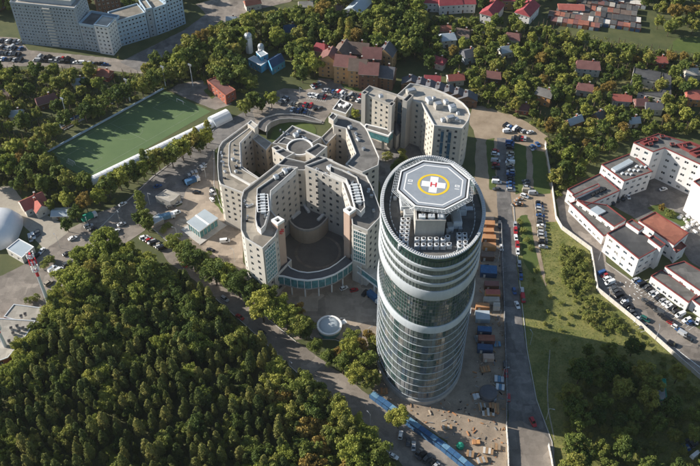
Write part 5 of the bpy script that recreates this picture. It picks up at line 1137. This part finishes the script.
# street lamps on the forecourt, road and plaza
LP = [(150,205),(120,222),(178,240),(235,262),(228,222),(206,178),(345,330),(368,340),(498,262),(499,322),(502,380),(530,345),(546,420),(270,112),(300,99),(345,103),(608,300),(655,340),(598,262),(318,392),(370,426),(290,372),(60,248),(90,232)]
mb = MB(); mb.tube((0, 0, 0), (0, 0, 8), .09, .06, 'galv', 6); POLE = mb.mesh('pole'); mb = MB(); mb.tube((0, 0, 8), (1.4, 0, 8.3), .05, m='galv', n=5); ARM = mb.mesh('arm'); mb = MB(); mb.box((1.7, 0, 8.22), (.8, .3, .14), 0, 'steel'); HEAD = mb.mesh('lamp_head')
LL = ['at the tip of the side road','where the side road meets the street','at the pavilion side of the forecourt','by the front corner of the hospital','right of the glass pavilion','near the blue truck','right of the round glass canopy','left of the tower foot','beside the upper containers','beside the cream site cabin','beside the wrapped pallets','at the meadow kerb of the road','at the lower meadow kerb','at the edge of the back car park','in the third row of the back car park','beside the gate lodge','at the turn of the panel wall','at the low end of the panel wall','at the head of the clinic lot','on the lower road under trees','near the start of the blue hoarding','on the lower road at the wood','on the left street by the dome','on the left street under trees']
for (x, y), lab in zip(LP, LL):
    w0 = G(x, y); root = thing('street_lamp', 'slim grey street lamp '+lab, 'street lamp', w0, 'street lamps'); root.rotation_euler.z = random.uniform(0, 6)
    for n_, me in (('pole', POLE), ('arm', ARM), ('lamp_head', HEAD)): o = bpy.data.objects.new(n_, me); COL.objects.link(o); o.parent = root

# ---------------------------------------------------------------- trees
def crown_arrays(kind, seed, dens=1.0):
    r = np.random.default_rng(seed); lob = []
    if kind == 'broad':
        for i in range(52):
            v = r.normal(size=3); v /= np.linalg.norm(v); k = r.uniform(.45, .98)
            lob.append((v*k*np.array([3.4, 3.4, 3.3])*(1+.18*math.sin(3*math.atan2(v[1], v[0])+seed))+[0, 0, 6.4], r.uniform(.6, 1.35)))
        q = 100; s = (.15, .34)
    elif kind == 'pine':
        wf = r.uniform(.7, 1.25); ex = r.uniform(.4, .85); hb_ = r.uniform(2.2, 4.2)
        for i in range(26):
            t = (i+.5)/26; z = hb_+(10-hb_)*t; rad = 2.5*wf*(1-t)**ex*(.5+.5*min(1, t*4)); a = i*2.4+r.uniform(-.4, .4)
            lob.append((np.array([rad*math.cos(a)*.75, rad*math.sin(a)*.75, z]), .6+.75*(1-t)*r.uniform(.7, 1.1)))
        lob.append((np.array([0, 0, 9.8]), .5)); q = 95; s = (.14, .30)
    elif kind == 'poplar':
        for i in range(26):
            t = (i+.5)/26; z = 2.2+7.8*t; rad = 1.5*math.sin(math.pi*min(1, .12+t*.86))**.7; a = i*2.4
            lob.append((np.array([rad*math.cos(a)*.7, rad*math.sin(a)*.7, z+r.uniform(-.3, .3)]), r.uniform(.55, .95)))
        q = 95; s = (.14, .30)
    else:
        for i in range(9):
            a = i*2.4; rad = r.uniform(.2, 1.5); lob.append((np.array([rad*math.cos(a), rad*math.sin(a), r.uniform(.7, 1.7)]), r.uniform(.6, 1.0)))
        q = 110; s = (.1, .24)
    C, Nn, T_, Sz = [], [], [], []
    for c, rad in lob:
        n = int(q*dens*max(.5, rad)); v = r.normal(size=(n, 3)); v /= np.linalg.norm(v, axis=1)[:, None]
        v[:, 2] = np.where(v[:, 2] < -.3, -v[:, 2]*.6, v[:, 2]); C.append(c+v*rad*r.uniform(.6, 1.1, (n, 1))); nn = v+r.normal(size=(n, 3))*.6; Nn.append(nn/np.linalg.norm(nn, axis=1)[:, None])
        T_.append(np.clip(r.uniform(.05, .95)+r.normal(size=n)*.18, 0, 1)); Sz.append(r.uniform(*s, n)/max(.35, dens**.5))
    C, Nn, T_, Sz = np.concatenate(C), np.concatenate(Nn), np.concatenate(T_), np.concatenate(Sz)
    ref = r.normal(size=C.shape); u = np.cross(Nn, ref); u /= np.linalg.norm(u, axis=1)[:, None]; w = np.cross(Nn, u)
    u *= Sz[:, None]; w *= (Sz*.75)[:, None]
    return np.stack([C-u, C-w, C+u, C+w], 1), T_
def leaf_mesh(name, V, T_, m):
    n = len(V); me = bpy.data.meshes.new(name); me.vertices.add(n*4); me.vertices.foreach_set('co', V.reshape(-1).astype(np.float32))
    me.loops.add(n*4); me.loops.foreach_set('vertex_index', np.arange(n*4, dtype=np.int32)); me.polygons.add(n); me.polygons.foreach_set('loop_start', np.arange(0, n*4, 4, dtype=np.int32))
    me.update(calc_edges=True); at = me.attributes.new('tone', 'FLOAT', 'FACE'); at.data.foreach_set('value', T_.astype(np.float32)); me.materials.append(MATS[m]); return me
def trunk_mesh(kind, seed):
    r = random.Random(seed); mb = MB(); h = {'broad': 5.5, 'pine': 8.5, 'poplar': 8, 'shrub': .9}[kind]; r0 = {'broad': .26, 'pine': .2, 'poplar': .2, 'shrub': .07}[kind]
    mb.tube((0, 0, -.2), (.05, .05, h*.5), r0, r0*.7, 'bark', 7, False); mb.tube((.05, .05, h*.5), (0, .1, h), r0*.7, r0*.3, 'bark', 6, False)
    for i in range(4 if kind == 'broad' else 3):
        a = i*1.7+r.random(); z = h*(.45+.12*i); l = 2.2 if kind == 'broad' else .8; l = .6 if kind == 'shrub' else l; mb.tube((.03, .05, z), (l*math.cos(a), l*math.sin(a), z+l*.8), r0*.4, r0*.12, 'bark', 5, False)
    return mb.mesh('trunk')
KIND = {'broad': ('leaf_broad', 9), 'bright': ('leaf_bright', 3), 'pine': ('leaf_pine', 12), 'poplar': ('leaf_broad', 3), 'autumn': ('leaf_autumn', 2), 'shrub': ('leaf_shrub', 4)}
TM = {}
for k, (m, n) in KIND.items():
    base = k if k in ('broad', 'pine', 'poplar', 'shrub') else 'broad'
    TM[k] = [(leaf_mesh('crown', *crown_arrays(base, 31*i+len(k)), m), trunk_mesh(base, i)) for i in range(n)]
TNAME = {'broad': 'broadleaf_tree', 'bright': 'broadleaf_tree', 'pine': 'pine_tree', 'poplar': 'slender_tree', 'autumn': 'autumn_tree', 'shrub': 'shrub'}
TADJ = {'broad': 'dark green broadleaf tree', 'bright': 'fresh yellow green broadleaf tree', 'pine': 'olive green pine tree', 'poplar': 'slender upright tree', 'autumn': 'orange brown autumn tree', 'shrub': 'rounded green shrub'}
PLANTED = []          # (x, y, kind, scale, where)
def bbox(p): return min(x for x, y in p), max(x for x, y in p), min(y for x, y in p), max(y for x, y in p)
OB = None
def blocked(x, y):
    for p, (x0, x1, y0, y1) in OB:
        if x0 <= x <= x1 and y0 <= y <= y1 and inside((x, y), p): return True
    return False
GRID = {}
def grow(px, spacing, mix, size, where, seed, z=5.0, tries=30, limit=999):
    global OB
    if OB is None: OB = [(p, bbox(p)) for p in OCC]
    poly = plan(px, z); x0, x1, y0, y1 = bbox(poly); r = random.Random(seed); n = int((x1-x0)*(y1-y0)/spacing**2*tries/4); ks = [k for k, c in mix for _ in range(c)]; made = 0
    for _ in range(n):
        x, y = r.uniform(x0, x1), r.uniform(y0, y1)
        if not inside((x, y), poly) or blocked(x, y): continue
        s = r.uniform(*size); k = r.choice(ks); dm = spacing*(.75+.35*s/size[1])
        gx, gy = int(x//6), int(y//6); ok = True
        for i in range(gx-2, gx+3):
            for j in range(gy-2, gy+3):
                for (xx, yy, dd) in GRID.get((i, j), ()):
                    if (xx-x)**2+(yy-y)**2 < (min(dm, dd) if k == 'shrub' else dm)**2: ok = False; break
                if not ok: break
            if not ok: break
        if not ok: continue
        GRID.setdefault((gx, gy), []).append((x, y, dm)); PLANTED.append((x, y, k, s, where)); made += 1
        if made >= limit: break
def plant(x, y, k, s, where): w = G(x, y); s *= 1.22; PLANTED.append((w.x, w.y, k, s, where)); GRID.setdefault((int(w.x//6), int(w.y//6)), []).append((w.x, w.y, 5))
for x, y, k, s in ((398,428,'bright',1.0),(351,346,'broad',.85),(360,356,'autumn',.8),(350,362,'bright',.95),(366,372,'broad',1.0),(357,384,'bright',.95),(371,388,'broad',.85),(343,374,'broad',.9),(374,352,'broad',.7),(338,362,'autumn',.65),(368,340,'autumn',.5)): plant(x, y, k, s, 'between the round canopy and the tower foot')
for x, y, k, s in ((306,340,'broad',.6),(300,338,'broad',1.0),(288,330,'bright',.95),(278,326,'bright',1.15),(264,322,'bright',1.05),(268,308,'broad',.8),(252,304,'broad',.95),(240,297,'broad',1.0),(229,289,'bright',.9),(217,285,'broad',1.0),(207,277,'broad',.9),(196,272,'broad',1.05),(186,262,'broad',.85),(176,252,'broad',.75),(298,318,'autumn',.55),(316,354,'broad',.5),(328,366,'broad',.6)): plant(x, y, k, s*1.3, 'in the row between hospital forecourt and lower road')
for i in range(26): t = i/25; plant(106+t*104+1.2*math.sin(i*2.9), 197-t*51+3*math.sin(i*1.7), ('poplar','broad','poplar','broad','bright')[i % 5], .92+.25*math.sin(i*2.1), 'in the row along the barrel roofed stand')
for x, y, k, s in ((143,214,'poplar',1.25),(146,224,'broad',.8),(149,232,'broad',.75),(140,226,'broad',.7),(164,232,'shrub',1),(168,228,'shrub',1.2),(88,212,'autumn',.9),(70,210,'bright',.9),(78,222,'broad',.8),(69,232,'broad',.7),(50,262,'shrub',1.4),(46,268,'shrub',1.2),(246,116,'broad',.9),(250,112,'broad',.8),(254,108,'broad',.9),(272,108,'bright',.9),(262,112,'broad',.8),(402,168,'broad',.7),(396,178,'broad',.8),(410,180,'broad',.6),(388,160,'shrub',1.4),(402,154,'shrub',1.3),(660,212,'autumn',.4),(670,216,'shrub',1.2),(520,224,'shrub',.8),(523,232,'shrub',.9),(526,242,'shrub',.9),(530,250,'shrub',.8),(30,302,'shrub',1),(36,301,'shrub',1.1),(355,120,'bright',.6)): plant(x, y, k, s, 'standing apart near the hospital grounds')
grow([(262,362),(312,382),(345,412),(388,452),(400,490),(250,490),(300,440)], 5.0, [('broad',4),('bright',3),('autumn',1)], (1.1,1.5), 'at the right rim of the wood', 21, z=8)
grow([(60,286),(82,262),(108,248),(136,258),(168,284),(150,300),(100,292)], 5.2, [('bright',3),('broad',2)], (1.3,1.8), 'at the sunny tip of the wood', 2, z=8)
grow([(-10,380),(42,320),(58,292),(90,285),(60,330),(20,380),(-10,400)], 4.4, [('bright',6),('broad',1)], (.8,1.3), 'at the sunny left rim of the wood', 22)
grow([(60,300),(100,258),(150,262),(225,312),(258,345),(215,352),(150,330),(100,338),(62,330)], 5.4, [('broad',4),('bright',1),('pine',2)], (1.0,1.5), 'in the upper half of the wood', 23, z=9)
grow([(-40,480),(-40,400),(10,366),(44,322),(62,286),(80,268),(100,254),(125,248),(150,256),(178,272),(222,306),(270,345),(312,382),(345,412),(385,452),(405,490)], 3.25, [('pine',12),('broad',2),('bright',1)], (.62,1.2), 'in the dense wood', 1, z=9, tries=60)
grow([(-30,150),(30,148),(66,118),(100,98),(164,74),(172,84),(130,98),(62,130),(48,156),(64,172),(92,186),(118,204),(90,206),(60,198),(-30,178)], 6.2, [('broad',12),('autumn',1),('poplar',2),('bright',1)], (1.05,1.5), 'in the belt around the stadium', 3)
grow([(-30,70),(60,70),(112,72),(104,92),(50,112),(0,140),(-30,150)], 7.5, [('broad',5),('bright',1),('autumn',1)], (.75,1.25), 'in the gardens left of the stadium', 4)
grow([(145,70),(200,38),(245,22),(300,12),(340,0),(420,-6),(424,16),(420,50),(396,60),(330,46),(318,72),(252,88),(240,98),(196,88),(150,84)], 6.6, [('broad',12),('poplar',2),('bright',2),('autumn',1)], (1.05,1.6), 'in the park around the blue church', 5)
grow([(424,14),(545,26),(560,36),(650,50),(720,60),(720,134),(662,130),(640,134),(604,150),(578,176),(560,200),(552,180),(546,140),(500,118),(474,104),(472,84),(420,60),(410,50)], 6.4, [('broad',12),('bright',3),('autumn',1),('poplar',1)], (.65,1.15), 'in the top right gardens', 6)
grow([(400,-25),(720,-25),(720,40),(660,30),(640,-5),(540,-4),(530,14),(420,14)], 8, [('broad',5),('autumn',1)], (.9,1.35), 'beyond the garages at the top', 7)
grow([(-40,-25),(420,-25),(340,-4),(240,-6),(190,0),(186,16),(120,6),(-40,8)], 8, [('broad',5),('autumn',1)], (.9,1.35), 'beyond the tall block at the top left', 8)
grow([(561,243),(586,257),(591,286),(578,300),(562,284)], 2.0, [('shrub',1)], (.5,1.35), 'on the sunny meadow', 9, z=1)
grow([(586,296),(604,302),(634,330),(600,334),(578,312)], 2.3, [('shrub',1)], (.45,1.25), 'on the sunny meadow', 19, z=1)
grow([(560,286),(580,302),(575,330),(556,318)], 5, [('shrub',1)], (.4,1.0), 'on the sunny meadow', 29, z=1, limit=14)
grow([(640,334),(690,374),(680,378),(630,340)], 3.5, [('shrub',1)], (.5,1.1), 'on the sunny meadow', 39, z=1, limit=26)
grow([(575,345),(640,350),(700,388),(730,400),(730,480),(560,500),(566,420)], 5.2, [('broad',4),('shrub',2)], (.75,1.25), 'in the shaded lower right thicket', 10, z=4)
grow([(527,255),(532,262),(560,300),(570,330),(552,345),(535,300)], 6, [('shrub',1)], (.6,1.2), 'scattered in the meadow beside the road', 12, z=0)
grow([(40,300),(62,278),(72,272),(60,300)], 4.5, [('shrub',2),('bright',1)], (.7,1.0), 'along the edge of the left street', 13, z=1)
grow([(6,200),(30,192),(60,198),(74,208),(60,216),(40,212),(20,218)], 5, [('shrub',2),('broad',2)], (.6,.8), 'around the red roofed house', 14, z=2)
grow([(40,66),(150,64),(150,60),(120,56),(28,50)], 9, [('shrub',2),('broad',1)], (.6,.8), 'in front of the tall grey block', 15, z=1, limit=24)
for q, sd in (([(424,14),(545,26),(560,36),(650,50),(720,60),(720,134),(662,130),(640,134),(604,150),(578,176),(560,200),(552,180),(546,140),(500,118),(474,104),(472,84),(420,60),(410,50)], 31), ([(145,70),(200,38),(245,22),(300,12),(340,0),(420,-6),(424,16),(420,50),(396,60),(330,46),(318,72),(252,88),(240,98),(196,88),(150,84)], 32), ([(-30,70),(60,70),(112,72),(164,76),(172,84),(62,130),(48,156),(92,186),(118,204),(60,198),(-30,178)], 33), ([(600,350),(700,388),(730,400),(730,480),(560,500),(566,420)], 34)):
    grow(q, 3.4, [('shrub',1)], (.7,1.5), 'under the trees of the gardens', sd, z=1)
def tufts(name, label, px, n, size, seed, m='leaf_shrub', leaves=14):
    poly = plan(px); x0, x1, y0, y1 = bbox(poly); r = np.random.default_rng(seed); pts = []
    road = [p for p, bb in OB]
    while len(pts) < n:
        x, y = r.uniform(x0, x1), r.uniform(y0, y1)
        if inside((x, y), poly) and not blocked(x, y): pts.append((x, y, r.uniform(*size), r.uniform()))
    V, T_ = [], []
    for x, y, s, tn in pts:
        c = r.normal(size=(leaves, 3))*[s*.55, s*.55, s*.16]+[x, y, s*.28]; u = r.normal(size=(leaves, 3)); u /= np.linalg.norm(u, axis=1)[:, None]; w = np.cross(u, r.normal(size=(leaves, 3))); w /= np.linalg.norm(w, axis=1)[:, None]
        q = s*r.uniform(.12, .3, (leaves, 1)); V.append(np.stack([c-u*q, c-w*q, c+u*q, c+w*q], 1)); T_.append(np.clip(.3+tn*.7+r.normal(size=leaves)*.1, 0, 1))
    me = leaf_mesh('tufts', np.concatenate(V), np.concatenate(T_), m); m2 = MATS[m].copy(); nd = [n_ for n_ in m2.node_tree.nodes if n_.type == 'MATH']; nd[0].inputs[1].default_value = 0; nd[1].inputs[1].default_value = 1; me.materials[0] = m2
    o = bpy.data.objects.new(name, me); COL.objects.link(o); tag(o, label, 'grass', kind='stuff')
tufts('meadow_grass', 'rough tufts of tall grass covering the meadow', [(530,200),(545,150),(551,186),(556,222),(562,233),(588,252),(594,292),(638,328),(680,366),(720,400),(720,480),(562,490),(556,446),(540,380),(527,300),(523,262)], 2600, (.25, .75), 41, leaves=9)
tufts('garden_grass', 'weeds and low plants in the far gardens', [(424,14),(545,26),(720,60),(720,134),(640,134),(578,176),(556,200),(546,140),(474,104),(410,50)], 2200, (.4, 1.1), 42)
tufts('garden_grass', 'weeds and low plants in the gardens round the stadium', [(-30,70),(112,72),(172,84),(62,130),(92,186),(118,204),(-30,178)], 1500, (.4, 1.1), 43)
cl = Vector((0, 0, CAM_H)); PLANTED.sort(key=lambda t: (t[0]**2+t[1]**2))
cnt = {}; far = {}
def zone(x, y):
    d = Vector((x, y, -CAM_H)); u, v = d.x/d.dot(_fw)*F_PX+350, 233-d.dot(_up)/d.dot(_fw)*F_PX
    return u, v
ZW = {'in the dense wood': (0, 360, 240, 466, 4, 3), 'in the shaded lower right thicket': (560, 700, 345, 466, 2, 2), 'in the top right gardens': (410, 700, 10, 200, 4, 2), 'in the park around the blue church': (150, 420, 0, 95, 3, 2), 'in the belt around the stadium': (0, 170, 75, 200, 2, 2), 'on the sunny meadow': (556, 690, 240, 380, 1, 3), 'in the gardens left of the stadium': (0, 112, 70, 150, 2, 1)}
CN = {1: ('',), 2: ('left', 'right'), 3: ('left', 'middle', 'right'), 4: ('far left', 'left centre', 'right centre', 'far right')}; RN = {1: ('',), 2: ('rear', 'front'), 3: ('rear', 'central', 'front')}
def refine(x, y, where):
    if where not in ZW: return where
    x0, x1, y0, y1, nx, ny = ZW[where]; u, v = zone(x, y); i = min(nx-1, max(0, int((u-x0)/(x1-x0)*nx))); j = min(ny-1, max(0, int((v-y0)/(y1-y0)*ny)))
    w = ' '.join(q for q in (RN[ny][j], CN[nx][i]) if q); return '%s, %s part' % (where, w)
for i, (x, y, k, s, where) in enumerate(PLANTED):
    where = refine(x, y, where); nm = TNAME[k]; cnt[nm] = cnt.get(nm, 0)+1; rt = random.Random(i*13+5); rot = rt.uniform(0, 6.28)
    if cnt[nm] > 300: far.setdefault(k, []).append((x, y, s, rot, rt.random())); continue
    cm, tm = TM[k][rt.randrange(len(TM[k]))]; root = thing(nm, '%s %s' % (TADJ[k], where), 'tree' if k != 'shrub' else 'shrub', (x, y, 0), '%ss %s' % (TADJ[k], where))
    root.rotation_euler.z = rot; wq = .84 if k == 'pine' else 1; root.scale = (s*wq*rt.uniform(.9, 1.1), s*wq*rt.uniform(.9, 1.1), s*rt.uniform(.88, 1.22)*(1.3 if k == 'pine' else 1))
    for n_, me in (('trunk', tm), ('crown', cm)): o = bpy.data.objects.new(n_, me); COL.objects.link(o); o.parent = root
for k, lst in far.items():
    base = k if k in ('broad', 'pine', 'poplar', 'shrub') else 'broad'; var = [crown_arrays(base, 900+i, .45 if base == 'pine' else (.3 if base != 'shrub' else .35)) for i in range(4)]; Vs, Ts = [], []; tb = MB()
    for i, (x, y, s, rot, rv) in enumerate(lst):
        V, T_ = var[i % 4]; c_, s_ = math.cos(rot), math.sin(rot); M_ = np.array([[c_, s_, 0], [-s_, c_, 0], [0, 0, 1.3 if k == 'pine' else 1]])*s
        Vs.append((V.reshape(-1, 3)@M_+[x, y, 0]).reshape(-1, 4, 3)); Ts.append(np.clip(T_*.28+rv*.72, 0, 1)); tb.tube((x, y, 0), (x, y, 5*s), .25*s, .12*s, 'bark', 5, False)
    nm2 = {'leaf_broad': 'far', }.get(KIND[k][0], 'far'); me = leaf_mesh('foliage', np.concatenate(Vs), np.concatenate(Ts), KIND[k][0])
    m2 = MATS[KIND[k][0]].copy(); nd = [n for n in m2.node_tree.nodes if n.type == 'MATH']; nd[0].inputs[1].default_value = 0; nd[1].inputs[1].default_value = 1; me.materials[0] = m2
    root = bpy.data.objects.new('distant_wood', me); COL.objects.link(root); tag(root, {'broad': 'mass of dark green trees filling the far gardens', 'pine': 'mass of pines filling the far side of the wood', 'bright': 'fresh green trees among the far gardens', 'shrub': 'bushes filling the far meadow'}.get(k, 'far %s trees' % k), 'trees', kind='stuff')
    tb.build('trunks', root, kind='stuff')
print('trees', cnt, {k: len(v) for k, v in far.items()})

# ---------------------------------------------------------------- thin autumn haze over the district
hb = MB(); hb.prism([(-3600, -1600), (3600, -1600), (3600, 5100), (-3600, 5100)], -1.0, 296.0, 'dark', bottom=True)
hz = hb.build('haze'); tag(hz, 'thin pale haze in the air over the whole district', 'haze', kind='stuff')
hm = bpy.data.materials.new('haze'); hm.use_nodes = True; hn = hm.node_tree; hn.nodes.remove(hn.nodes['Principled BSDF'])
pv = hn.nodes.new('ShaderNodeVolumePrincipled'); pv.inputs['Color'].default_value = (.85, .92, 1, 1); pv.inputs['Density'].default_value = .000025; pv.inputs['Anisotropy'].default_value = .1
hn.links.new(pv.outputs[0], hn.nodes['Material Output'].inputs['Volume']); hz.data.materials.clear(); hz.data.materials.append(hm)
print('objects', len(bpy.data.objects))
